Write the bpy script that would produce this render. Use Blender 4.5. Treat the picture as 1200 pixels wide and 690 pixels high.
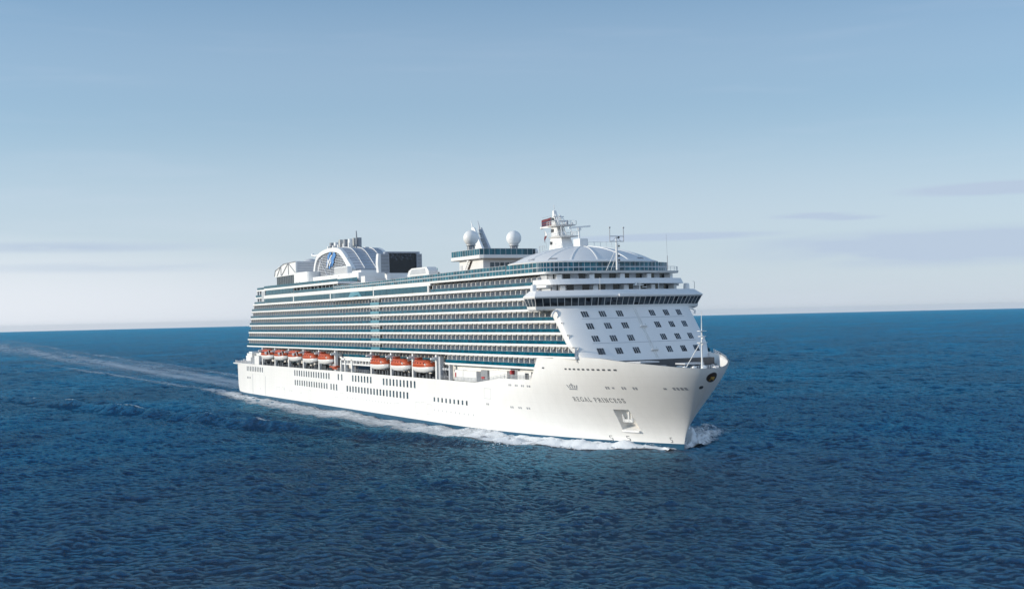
import bpy, bmesh, math, random
import numpy as np
from mathutils import Vector, Matrix
R = math.radians
random.seed(7)
sc = bpy.context.scene
for o in list(bpy.data.objects):
    bpy.data.objects.remove(o)

# ------------------------------------------------------------------ camera
cam_d = bpy.data.cameras.new('camera')
cam_d.sensor_width = 36.0
cam_d.sensor_fit = 'HORIZONTAL'
cam_d.lens = 46.239
cam_d.clip_start = 1.0
cam_d.clip_end = 120000.0
cam = bpy.data.objects.new('camera', cam_d)
sc.collection.objects.link(cam)
c_right = Vector((0.44934664, 0.89305452, -0.02326427))
c_up = Vector((0.02492925, 0.01349643, 0.99959811))
c_dir = Vector((-0.89300959, 0.44974601, 0.01619861))
m = Matrix((c_right, c_up, -c_dir)).transposed().to_4x4()
m.translation = Vector((564.868, -170.017, 31.443))
cam.matrix_world = m
sc.camera = cam

# ------------------------------------------------------------------ sun, sky, exposure
SUN_EL, SUN_AZ = 14.0, 249.0                 # degrees, azimuth counted from +X towards +Y
sd = bpy.data.lights.new('sun', 'SUN')
sd.energy = 2.5
sd.angle = R(0.5)
sd.color = (1.0, 0.90, 0.77)
sun = bpy.data.objects.new('sun', sd)
sc.collection.objects.link(sun)
s_dir = Vector((math.cos(R(SUN_AZ))*math.cos(R(SUN_EL)), math.sin(R(SUN_AZ))*math.cos(R(SUN_EL)), math.sin(R(SUN_EL))))
sun.rotation_euler = s_dir.to_track_quat('Z', 'Y').to_euler()

world = bpy.data.worlds.new('World')
sc.world = world
world.use_nodes = True
wt = world.node_tree
wt.nodes.clear()

class NT:
    """short hand for building node trees"""
    def __init__(s, tree): s.t = tree
    def n(s, kind, **kw):
        nd = s.t.nodes.new(kind)
        for k, v in kw.items():
            if k == 'ins':
                for i, val in v.items():
                    sock = nd.inputs[i]
                    if isinstance(val, bpy.types.NodeSocket): s.t.links.new(val, sock)
                    else: sock.default_value = val
            else: setattr(nd, k, v)
        return nd
    def math(s, op, a, b=None, c=None, clamp=False):
        nd = s.t.nodes.new('ShaderNodeMath'); nd.operation = op; nd.use_clamp = clamp
        for i, v in enumerate((a, b, c)):
            if v is None: continue
            if isinstance(v, bpy.types.NodeSocket): s.t.links.new(v, nd.inputs[i])
            else: nd.inputs[i].default_value = v
        return nd.outputs[0]
    def mix(s, fac, a, b, blend='MIX'):
        nd = s.t.nodes.new('ShaderNodeMix'); nd.data_type = 'RGBA'; nd.blend_type = blend
        for i, v in ((0, fac), (6, a), (7, b)):
            if isinstance(v, bpy.types.NodeSocket): s.t.links.new(v, nd.inputs[i])
            else: nd.inputs[i].default_value = v if i == 0 else (*v[:3], 1.0)
        return nd.outputs[2]
    def ramp(s, fac, stops, interp='LINEAR'):
        nd = s.t.nodes.new('ShaderNodeValToRGB'); nd.color_ramp.interpolation = interp
        el = nd.color_ramp.elements
        while len(el) < len(stops): el.new(0.5)
        for e, (p, c) in zip(el, stops):
            e.position = p; e.color = (*c, 1.0) if len(c) == 3 else c
        s.t.links.new(fac, nd.inputs[0])
        return nd.outputs[0]
    def smooth(s, v, a, b):
        nd = s.t.nodes.new('ShaderNodeMapRange'); nd.interpolation_type = 'SMOOTHSTEP'
        s.t.links.new(v, nd.inputs[0]); nd.inputs[1].default_value = a; nd.inputs[2].default_value = b
        return nd.outputs[0]
    def noise(s, vec, scale, detail=4.0, rough=0.5, dist=0.0):
        nd = s.n('ShaderNodeTexNoise', ins={'Scale': scale, 'Detail': detail, 'Roughness': rough, 'Distortion': dist})
        s.t.links.new(vec, nd.inputs['Vector'])
        return nd.outputs[0]

W = NT(wt)
sky = W.n('ShaderNodeTexSky', sky_type='NISHITA', sun_disc=False, sun_elevation=R(SUN_EL),
          sun_rotation=R(90.0 - SUN_AZ) % (2*math.pi), altitude=50.0, air_density=1.0, dust_density=0.6, ozone_density=3.0)
tc = W.n('ShaderNodeTexCoord')
sep = W.n('ShaderNodeSeparateXYZ', ins={0: tc.outputs['Generated']})
elev = W.math('ARCSINE', sep.outputs[2])                      # radians above the horizon
azim = W.math('ARCTAN2', sep.outputs[1], sep.outputs[0])      # radians
# thin maritime veil low over the sea
veil_amt = W.ramp(W.math('DIVIDE', elev, 0.40, clamp=True), [(0.0, (1, 1, 1)), (0.14, (.88,)*3), (0.42, (.46,)*3), (0.75, (.18,)*3), (1.0, (.0,)*3)], 'EASE')
base = W.mix(1.0, sky.outputs[0], (0.36, 0.75, 0.88), 'MULTIPLY')
veil = W.mix(W.math('MULTIPLY', veil_amt, 0.80), base, (4.5, 4.82, 5.5))
# flat stratus streaks: noise in (azimuth, elevation), stretched sideways as distant layers look
cv = W.n('ShaderNodeCombineXYZ', ins={0: W.math('MULTIPLY', azim, 3.2), 1: W.math('MULTIPLY', elev, 34.0), 2: 0.37})
n1 = W.noise(cv.outputs[0], 1.5, 6.0, 0.55, 0.3)
cv2 = W.n('ShaderNodeCombineXYZ', ins={0: W.math('MULTIPLY', azim, 7.0), 1: W.math('MULTIPLY', elev, 60.0), 2: 4.1})
n2 = W.noise(cv2.outputs[0], 1.3, 5.0, 0.6, 0.2)
def lens(az0, el0, haz, hel, power=1.6):
    """soft elongated bank of cloud centred on one bearing"""
    a = W.math('DIVIDE', W.math('SUBTRACT', azim, R(az0)), R(haz))
    e = W.math('DIVIDE', W.math('SUBTRACT', elev, R(el0)), R(hel))
    rr = W.math('ADD', W.math('MULTIPLY', a, a), W.math('MULTIPLY', e, e))
    return W.math('POWER', W.math('SUBTRACT', 1.0, rr, clamp=True), power)
CLOUD_BANKS = [(134.5, 2.45, 11.0, 1.0, 1.6), (132.2, 4.75, 5.5, .36, 2.2), (140.4, 3.95, 2.2, .18, 1.7), (138.8, 3.8, 1.8, .15, 1.5),
               (146.5, 3.25, 6.5, .22, 1.8), (137.0, 2.9, 9.0, .30, .6), (172.0, 3.25, 8.0, .30, .9), (170.0, 2.4, 9.0, .3, .5)]
tot = None
for a0, e0, ha, he, k in CLOUD_BANKS:
    v = W.math('MULTIPLY', lens(a0, e0, ha, he), k)
    tot = v if tot is None else W.math('ADD', tot, v)
edge = W.math('ADD', W.math('MULTIPLY', n1, 0.9), W.math('MULTIPLY', n2, 0.8))
bank = W.math('MULTIPLY', tot, W.smooth(edge, 0.55, 0.92), clamp=True)
glow = W.math('MULTIPLY', lens(178.0, 0.6, 22.0, 3.4, 1.2), 0.75)      # bright sea haze low on the left
veil = W.mix(glow, veil, (5.5, 5.68, 6.05))
streak = W.math('MULTIPLY', W.smooth(n1, 0.52, 0.78), W.math('MULTIPLY', veil_amt, 0.13))
veil2 = W.mix(streak, veil, (4.9, 5.1, 5.9))
cloudy = W.mix(W.math('MULTIPLY', bank, 0.85), veil2, (3.05, 3.70, 4.65))
# brightness added to the unseen sky behind the viewer, filling the shaded ship front
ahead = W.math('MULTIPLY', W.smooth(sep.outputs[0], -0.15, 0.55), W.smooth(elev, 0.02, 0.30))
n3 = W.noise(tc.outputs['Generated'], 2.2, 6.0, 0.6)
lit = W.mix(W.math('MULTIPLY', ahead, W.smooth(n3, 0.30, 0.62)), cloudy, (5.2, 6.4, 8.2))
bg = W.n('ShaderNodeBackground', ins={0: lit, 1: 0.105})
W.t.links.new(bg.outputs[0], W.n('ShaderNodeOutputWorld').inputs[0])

sc.view_settings.view_transform = 'Standard'
sc.view_settings.look = 'None'
sc.view_settings.gamma = 1.0
sc.view_settings.use_curve_mapping = False
sc.view_settings.exposure = 0.6
sc.render.engine = 'CYCLES'
sc.cycles.max_bounces = 6
sc.cycles.use_denoising = True
sc.cycles.denoising_input_passes = 'RGB_ALBEDO_NORMAL'
sc.cycles.denoising_prefilter = 'ACCURATE'
sc.cycles.sample_clamp_direct = 4.0
sc.cycles.sample_clamp_indirect = 3.0
sc.cycles.transparent_max_bounces = 12
sc.cycles.caustics_reflective = False
sc.cycles.caustics_refractive = False

# ------------------------------------------------------------------ helpers
def new_mat(name):
    mt = bpy.data.materials.new(name); mt.use_nodes = True
    mt.node_tree.nodes.clear()
    T = NT(mt.node_tree)
    out = T.n('ShaderNodeOutputMaterial')
    return mt, T, out

def link(o, parent=None):
    sc.collection.objects.link(o)
    if parent is not None: o.parent = parent
    return o

def tag(o, label=None, cat=None, group=None, kind=None):
    for k, v in (('label', label), ('category', cat), ('group', group), ('kind', kind)):
        if v: o[k] = v
    return o

# ------------------------------------------------------------------ the sea surface (height function shared by sea and foam)
def ocean_tile(n, L, lpeak, lmin, lmax, spread, hs, seed, wdir):
    rng = np.random.default_rng(seed)
    k1 = np.fft.fftfreq(n, d=L/n)*2*np.pi
    kx, ky = np.meshgrid(k1, k1, indexing='ij')
    k = np.hypot(kx, ky); k[0, 0] = 1e9
    kp = 2*np.pi/lpeak
    S = k**-4.0*np.exp(-1.25*(kp/k)**2)
    c = np.abs(np.cos(np.arctan2(ky, kx) - wdir))
    S *= (1-spread) + spread*c**4
    S *= (k < 2*np.pi/lmin)*(k > 2*np.pi/lmax)
    F = np.sqrt(S)*(rng.standard_normal((n, n)) + 1j*rng.standard_normal((n, n)))
    h = np.fft.ifft2(F).real
    h *= hs/4/h.std()
    h = h+.07*(h*h/h.std()-h.std())        # peaked crests, flat troughs
    return h

WDIR = R(-27.0)
TILES = [(ocean_tile(512, 613.0, 24.0, 9.0, 120.0, .75, 0.90, 1, WDIR), 613.0, 4500.0),
         (ocean_tile(768, 229.0, 4.6, 1.3, 12.0, .60, 0.38, 2, WDIR+.22), 229.0, 900.0)]
CAMXY = np.array([564.87, -170.02])

def sample(h, L, x, y):
    n = h.shape[0]
    u = (x/L % 1.0)*n; v = (y/L % 1.0)*n
    i = np.floor(u).astype(int) % n; j = np.floor(v).astype(int) % n
    fu = u-np.floor(u); fv = v-np.floor(v)
    i2 = (i+1) % n; j2 = (j+1) % n
    return (h[i, j]*(1-fu)+h[i2, j]*fu)*(1-fv)+(h[i, j2]*(1-fu)+h[i2, j2]*fu)*fv

CREST = np.array([(300, -24), (240, -40), (170, -59), (153, -62), (123, -68), (98, -73), (64, -80), (33, -86), (-12, -96), (-67, -110), (-140, -127)], float)

def crest_dist(x, y):
    """signed distance outside the ship's diverging bow wave (starboard side) and position along it"""
    yc = np.interp(x, CREST[::-1, 0], CREST[::-1, 1])
    return (yc - y)*0.97, (300-x)/440.0

def sea_z(x, y):
    x = np.asarray(x, float); y = np.asarray(y, float)
    r = np.hypot(x-CAMXY[0], y-CAMXY[1])
    z = np.zeros_like(r)
    for h, L, far in TILES:
        ca, sa = math.cos(.3*L), math.sin(.3*L)
        f = 1/(1+(r/far)**3)
        z += f*sample(h, L, x*ca+y*sa, -x*sa+y*ca)
    # calmer water in the ship's wake
    wake = np.clip((10-x)/60, 0, 1)*np.exp(-((y-10)/(22+np.abs(np.minimum(x, 0))*.012))**2)
    z *= 1-.55*wake
    # diverging bow waves, both sides
    for s in (1, -1):
        d, t = crest_dist(x, y*s)
        amp = np.clip(t*8, 0, 1)*np.clip((1.05-t)*2.5, 0, 1)*2.0
        amp = amp*(0.85+0.28*np.sin(x*.11+1.3*np.sin(x*.043)))
        z += amp*(np.exp(-(d/3.5)**2) - .55*np.exp(-((d+9)/6)**2) - .35*np.exp(-((d-8)/6)**2) + .35*np.exp(-((d+20)/7)**2))
    return z - r**2/(2*6.371e6)

def build_sea():
    view = math.atan2(0.44974601, -0.89300959)
    th = [view+R(a) for a in np.concatenate([np.arange(-80, -27, .13), np.arange(-27, 27, .058), np.arange(27, 80.01, .13), np.arange(83, 278, 3.0)])]
    th = np.array(th)
    r = [20.0, 60.0, 85.0]
    while r[-1] < 40000: r.append(r[-1]+(max(0.45, r[-1]*0.0026) if r[-1] < 480 else r[-1]*0.006))
    r = np.array(r)
    A, Rr = np.meshgrid(th, r)
    x = CAMXY[0]+Rr*np.cos(A); y = CAMXY[1]+Rr*np.sin(A)
    z = sea_z(x, y)
    nr, na = x.shape
    co = np.stack([x, y, z], -1).reshape(-1, 3)
    i = np.arange(nr-1)[:, None]; j = np.arange(na)[None, :]; j2 = (j+1) % na
    quads = np.stack([i*na+j+0*j2, (i+1)*na+j, (i+1)*na+j2, i*na+j2], -1).reshape(-1, 4)
    me = bpy.data.meshes.new('sea')
    me.vertices.add(len(co)); me.vertices.foreach_set('co', co.ravel())
    me.loops.add(quads.size); me.loops.foreach_set('vertex_index', quads.ravel().astype(np.int32))
    me.polygons.add(len(quads)); me.polygons.foreach_set('loop_start', np.arange(0, quads.size, 4, dtype=np.int32))
    me.update(calc_edges=True)
    me.polygons.foreach_set('use_smooth', np.ones(len(quads), bool))
    o = link(bpy.data.objects.new('sea', me))
    return o

mt, T, out = new_mat('sea_water')
geo = T.n('ShaderNodeNewGeometry')
pos = geo.outputs['Position']
def stretched(sx, sy, rot):
    m1 = T.n('ShaderNodeMapping', ins={0: pos, 2: (0, 0, rot)})
    return T.n('ShaderNodeMapping', ins={0: m1.outputs[0], 3: (sx, sy, 1)}).outputs[0]
nA = T.noise(stretched(1, .85, -WDIR), 0.42, 8.0, 0.66, 0.5)
nB = T.noise(stretched(1, .8, -WDIR-.35), 1.3, 7.0, 0.70, 0.3)
hgt = T.math('ADD', T.math('MULTIPLY', nA, 1.15), T.math('MULTIPLY', nB, 0.50))
gust = T.noise(stretched(.5, 1, -WDIR+.5), 0.011, 4.0, 0.6, 0.8)      # cat's paws: rougher and smoother patches
bump = T.n('ShaderNodeBump', ins={'Strength': 1.0, 'Distance': T.math('MULTIPLY_ADD', T.smooth(gust, .3, .7), 0.75, 0.60), 'Height': hgt})
big = T.noise(stretched(.3, 1, -WDIR), 0.006, 3.0, 0.5)
col = T.mix(big, (0.0012, 0.011, 0.028), (0.0010, 0.018, 0.042))
fr = T.n('ShaderNodeFresnel', ins={'IOR': 1.33, 'Normal': bump.outputs[0]})
refl = T.math('MULTIPLY', T.math('DIVIDE', fr.outputs[0], T.math('ADD', fr.outputs[0], 0.25)), 1.04)
dif = T.n('ShaderNodeBsdfDiffuse', ins={0: col, 'Normal': bump.outputs[0]})
tint = T.mix(T.smooth(fr.outputs[0], .10, .42), (0.82, 0.86, 0.96), (0.0, 0.45, 0.74))
glo = T.n('ShaderNodeBsdfGlossy', ins={0: tint, 'Roughness': 0.07, 'Normal': bump.outputs[0]})
SEA = T.n('ShaderNodeMixShader', ins={0: refl, 1: dif.outputs[0], 2: glo.outputs[0]})
T.t.links.new(SEA.outputs[0], out.inputs[0])
sea = build_sea()
sea.data.materials.append(mt)
tag(sea, kind='structure')

# ------------------------------------------------------------------ ship materials
def simple(name, col, rough=0.45, spec=0.5, metal=0.0, var=0.0, scale=0.4, streak=False):
    mt, T, out = new_mat(name)
    c = T.n('ShaderNodeTexCoord')
    b = T.n('ShaderNodeBsdfPrincipled', ins={'Roughness': rough, 'Specular IOR Level': spec, 'Metallic': metal})
    if var > 0:
        v = c.outputs['Object']
        if streak:
            v = T.n('ShaderNodeMapping', ins={0: v, 3: (1.0, 1.0, 0.10)}).outputs[0]
        f = T.noise(v, scale, 5.0, 0.6)
        f2 = T.noise(c.outputs['Object'], scale*0.08, 3.0, 0.6)
        f = T.math('ADD', T.math('MULTIPLY', f, .5), T.math('MULTIPLY', f2, .5))
        lo = tuple(x*(1-var) for x in col); hi = tuple(min(1, x*(1+var*.5)) for x in col)
        T.t.links.new(T.mix(T.smooth(f, .3, .7), lo, hi), b.inputs['Base Color'])
    else:
        b.inputs['Base Color'].default_value = (*col, 1)
    T.t.links.new(b.outputs[0], out.inputs[0])
    return mt

def glassy(name, c1, c2, rough=0.12, scale=0.35, cells=None):
    """tinted glazing: each pane a slightly different tone, as panes sit at slightly different angles"""
    mt, T, out = new_mat(name)
    c = T.n('ShaderNodeTexCoord')
    wn = T.n('ShaderNodeTexWhiteNoise', noise_dimensions='3D')
    mp = T.n('ShaderNodeMapping', ins={0: c.outputs['Object'], 3: (1/1.45, 1/1.45, 1/2.86)})
    fl = T.n('ShaderNodeVectorMath', operation='FLOOR', ins={0: mp.outputs[0]})
    T.t.links.new(fl.outputs[0], wn.inputs[0])
    b = T.n('ShaderNodeBsdfPrincipled', ins={'Base Color': T.mix(wn.outputs[0], c1, c2), 'Roughness': rough, 'Specular IOR Level': 0.5})
    T.t.links.new(b.outputs[0], out.inputs[0])
    return mt

M = {}
# hull paint: plate seams every few metres, faint weather streaks
mt, T, out = new_mat('hull_paint')
c = T.n('ShaderNodeTexCoord')
sp = T.n('ShaderNodeSeparateXYZ', ins={0: c.outputs['Object']})
f1 = T.noise(T.n('ShaderNodeMapping', ins={0: c.outputs['Object'], 3: (1, 1, .08)}).outputs[0], .35, 5.0, .65)
f2 = T.noise(c.outputs['Object'], .03, 3.0, .6)
dirt = T.smooth(T.math('ADD', T.math('MULTIPLY', f1, .6), T.math('MULTIPLY', f2, .4)), .35, .75)
white = T.mix(dirt, (.84, .825, .80), (.78, .765, .74))
seam = T.math('LESS_THAN', T.math('FRACT', T.math('DIVIDE', sp.outputs[2], 2.43)), .025)
vseam = T.math('LESS_THAN', T.math('FRACT', T.math('DIVIDE', sp.outputs[0], 11.8)), .008)
white = T.mix(T.math('MULTIPLY', T.math('MAXIMUM', seam, vseam), .13), white, (.45, .44, .43))
T.t.links.new(T.n('ShaderNodeBsdfPrincipled', ins={'Base Color': white, 'Roughness': .38,
    'Normal': T.n('ShaderNodeBump', ins={'Strength': .25, 'Distance': .06, 'Height': T.noise(c.outputs['Object'], .45, 2.0, .5)}).outputs[0]}).outputs[0], out.inputs[0])
M['hull'] = mt
M['boot'] = simple('boot_topping', (.012, .085, .16), .35, var=.25, scale=.5)
M['white'] = simple('white_paint', (.83, .82, .80), .42, var=.05, scale=.3, streak=True)
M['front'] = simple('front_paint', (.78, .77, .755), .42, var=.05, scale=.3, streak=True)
M['cream'] = simple('cabin_wall', (.78, .755, .715), .6, var=.08, scale=1.2)
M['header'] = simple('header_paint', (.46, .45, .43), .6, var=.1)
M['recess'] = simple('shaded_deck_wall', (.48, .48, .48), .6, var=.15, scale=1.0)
M['panel'] = simple('divider_panel', (.54, .61, .70), .35, var=.15, scale=.6)
M['teal'] = glassy('teal_glass', (.000, .055, .09), (.001, .10, .15), .10)
M['tealwin'] = glassy('teal_window', (.001, .060, .095), (.004, .085, .125), .08)
M['tealtop'] = glassy('teal_screen', (.000, .040, .065), (.004, .14, .20), .10)
M['lightglass'] = simple('light_glass', (.12, .31, .38), .12, var=.1)
M['doorglass'] = simple('door_glass', (.44, .48, .52), .15, var=.4, scale=.35)
M['dark'] = simple('dark_glass', (.010, .013, .018), .06, var=.3)
M['bridgeglass'] = glassy('bridge_glass', (.008, .010, .014), (.09, .11, .13), .06)
M['picture'] = simple('screen_picture', (.09, .10, .12), .4)
M['black'] = simple('black_opening', (.012, .012, .013), .6)
M['hullwin'] = glassy('hull_window_glass', (.02, .035, .05), (.09, .13, .16), .12)
M['grey'] = simple('grey_steel', (.30, .31, .33), .45, var=.2, scale=.8)
M['lgrey'] = simple('light_grey_paint', (.52, .53, .55), .45, var=.12, scale=.5)
M['louvre'] = simple('louvre_grey', (.44, .465, .51), .45, var=.12, scale=.5)
M['dgrey'] = simple('dark_grey', (.07, .075, .085), .5, var=.25, scale=.8)
M['orange'] = simple('lifeboat_orange', (.52, .088, .024), .45, var=.12, scale=.8)
M['bwhite'] = simple('lifeboat_white', (.80, .79, .77), .35, var=.04)
M['red'] = simple('red_paint', (.42, .02, .025), .5, var=.1)
M['navy'] = simple('flag_navy', (.02, .025, .07), .7)
M['fred'] = simple('flag_red', (.14, .012, .022), .7, var=.15, scale=2)
M['wcloth'] = simple('flag_white', (.75, .74, .74), .7)
M['blue'] = simple('emblem_blue', (.09, .25, .55), .45)
M['gold'] = simple('emblem_gold', (.36, .21, .04), .4, metal=.3)
M['ebrown'] = simple('emblem_brown', (.045, .022, .012), .5, var=.3)
M['ink'] = simple('lettering_grey', (.075, .085, .10), .5)
M['teak'] = simple('teak_deck', (.26, .17, .10), .7, var=.2)
M['deckgreen'] = simple('foredeck_paint', (.16, .20, .22), .7, var=.25)
M['screen'] = simple('screen_black', (.010, .011, .016), .22)
M['steel'] = simple('exhaust_steel', (.42, .41, .40), .35, metal=.5, var=.2)

# ------------------------------------------------------------------ mesh building
class MB:
    def __init__(s): s.v = []; s.f = []; s.mi = []; s.sm = []
    def add(s, vs, fs, mi=0, smooth=False):
        n = len(s.v); s.v += [tuple(v) for v in vs]
        for f in fs:
            s.f.append(tuple(i+n for i in f)); s.mi.append(mi); s.sm.append(smooth)
    def box(s, x0, x1, y0, y1, z0, z1, mi=0):
        vs = [(x0, y0, z0), (x1, y0, z0), (x1, y1, z0), (x0, y1, z0), (x0, y0, z1), (x1, y0, z1), (x1, y1, z1), (x0, y1, z1)]
        s.add(vs, [(3, 2, 1, 0), (4, 5, 6, 7), (0, 1, 5, 4), (1, 2, 6, 5), (2, 3, 7, 6), (3, 0, 4, 7)], mi)
    def hexa(s, vs, mi=0):
        s.add(vs, [(3, 2, 1, 0), (4, 5, 6, 7), (0, 1, 5, 4), (1, 2, 6, 5), (2, 3, 7, 6), (3, 0, 4, 7)], mi)
    def loft(s, loops, mi=0, cap=(True, True), smooth=False, closed=True):
        """loops: equal-length vertex loops, counter-clockwise seen from above, bottom loop first"""
        n = len(loops[0]); vs = [p for l in loops for p in l]; fs = []
        for k in range(len(loops)-1):
            for i in range(n if closed else n-1):
                j = (i+1) % n
                fs.append((k*n+i, k*n+j, (k+1)*n+j, (k+1)*n+i))
        s.add(vs, fs, mi, smooth)
        if cap[0]: s.add(loops[0], [tuple(range(n))[::-1]], mi)
        if cap[1]: s.add(loops[-1], [tuple(range(n))], mi)
    def prism(s, loop, z0, z1, mi=0, **k):
        s.loft([[(x, y, z0) for x, y in loop], [(x, y, z1) for x, y in loop]], mi, **k)
    def tube(s, pts, r, n=8, mi=0, r1=None):
        pts = [Vector(p) for p in pts]; loops = []
        for i, p in enumerate(pts):
            d = (pts[min(i+1, len(pts)-1)]-pts[max(i-1, 0)]).normalized()
            a = d.orthogonal().normalized() if abs(d.z) > .9 else d.cross(Vector((0, 0, 1))).normalized()
            b = d.cross(a)
            rr = r if r1 is None else r+(r1-r)*i/(len(pts)-1)
            loops.append([p+(a*math.cos(t)+b*math.sin(t))*rr for t in (2*math.pi*k/n for k in range(n))])
        s.loft(loops, mi, smooth=n > 6)
    def lathe(s, prof, c=(0, 0, 0), n=24, mi=0, smooth=True):
        """prof: (radius, z) from bottom to top"""
        loops = [[(c[0]+r*math.cos(2*math.pi*k/n), c[1]+r*math.sin(2*math.pi*k/n), c[2]+z) for k in range(n)] for r, z in prof]
        s.loft(loops, mi, smooth=smooth)
    def build(s, name, mats, parent=None, kind=None):
        me = bpy.data.meshes.new(name)
        me.from_pydata(s.v, [], s.f)
        if not isinstance(mats, (list, tuple)): mats = [mats]
        for mm in mats: me.materials.append(M[mm] if isinstance(mm, str) else mm)
        me.polygons.foreach_set('material_index', s.mi)
        me.polygons.foreach_set('use_smooth', s.sm)
        me.update()
        o = bpy.data.objects.new(name, me)
        link(o, parent)
        if kind: o['kind'] = kind
        return o

def separate(o, name=None):
    """split a mesh into one object for each separate piece (pieces whose boxes touch stay together)"""
    me = o.data; nv = len(me.vertices); par = list(range(nv))
    def find(a):
        while par[a] != a: par[a] = par[par[a]]; a = par[a]
        return a
    for p in me.polygons:
        r0 = find(p.vertices[0])
        for v in p.vertices[1:]: par[find(v)] = r0
    isl = {}
    for v in range(nv): isl.setdefault(find(v), []).append(v)
    co = np.array([v.co[:] for v in me.vertices])
    groups = [[k] for k in isl]
    box = {k: (co[v].min(0)-.02, co[v].max(0)+.02) for k, v in isl.items()}
    gb = [box[g[0]] for g in groups]
    merged = True
    while merged:
        merged = False
        for i in range(len(groups)):
            for j in range(i+1, len(groups)):
                if (gb[i][0] <= gb[j][1]).all() and (gb[j][0] <= gb[i][1]).all():
                    groups[i] += groups[j]; gb[i] = (np.minimum(gb[i][0], gb[j][0]), np.maximum(gb[i][1], gb[j][1]))
                    del groups[j]; del gb[j]; merged = True; break
            if merged: break
    nm = name or o.name.split('.')[0]
    polys = [(tuple(p.vertices), p.material_index, p.use_smooth) for p in me.polygons]
    mats = list(me.materials); parent = o.parent
    bpy.data.objects.remove(o); res = []
    for g in groups:
        mb = MB(); vs = [v for k in g for v in isl[k]]; idx = {v: i for i, v in enumerate(vs)}
        mb.v = [tuple(co[v]) for v in vs]
        for pv, mi_, sm_ in polys:
            if pv[0] in idx: mb.f.append(tuple(idx[v] for v in pv)); mb.mi.append(mi_); mb.sm.append(sm_)
        res.append(mb.build(nm, mats, parent))
    bpy.data.meshes.remove(me)
    return res

# ------------------------------------------------------------------ hull form
BEAM = 19.2
ZS = [-2, 0, 3, 6, 9, 12, 15, 18, 21]
XS = [313.0, 312.9, 313.5, 315.3, 317.7, 320.3, 322.8, 324.9, 325.8]
LE = [95, 92, 86, 78, 70, 60, 51, 44, 37.5]
QQ = [.95, .92, .86, .78, .70, .655, .63, .625, .625]
_zf = np.linspace(-3, 22, 126)
def _smooth(v):
    y = np.interp(_zf, ZS, v); k = np.hanning(27); k /= k.sum()
    return np.convolve(np.pad(y, 13, mode='reflect', reflect_type='odd'), k, mode='valid')
_XS, _LE, _QQ = _smooth(XS), _smooth(LE), _smooth(QQ)
def stem_x(z): return float(np.interp(z, _zf, _XS))
def transom_x(z): return float(np.interp(z, [-3, 0, 1.5, 4, 14], [0, -8, -11, -12.5, -13.5]))
def half(X, z):
    xs = stem_x(z)
    s = min(1, max(0, (xs-X)/float(np.interp(z, _zf, _LE))))
    y = BEAM*(1-(1-s)**2)**float(np.interp(z, _zf, _QQ))
    t = (X-transom_x(z))/28.0
    if t < 1:
        t = max(0, t)
        y *= (.86+.14*(1-(1-t)**2))*min(1, (1-(1-min(1, t*8))**2.5)**.5*1.0+1e-4) if t > 0 else 0.0
    return y
def sheer(X):
    return float(np.interp(X, [-14, 245, 259, 276.6, 277.2, 299, 304, 310.7, 317.7, 321, 323.7, 327],
                           [13.7, 13.7, 15.3, 15.4, 20.9, 21.4, 21.2, 20.4, 19.65, 19.2, 18.9, 18.6]))

ship = bpy.data.objects.new('cruise_ship', None)
link(ship)
tag(ship, 'large white cruise ship with teal glass balcony rows and dome topped bow bridge under way', 'cruise ship')

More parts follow.
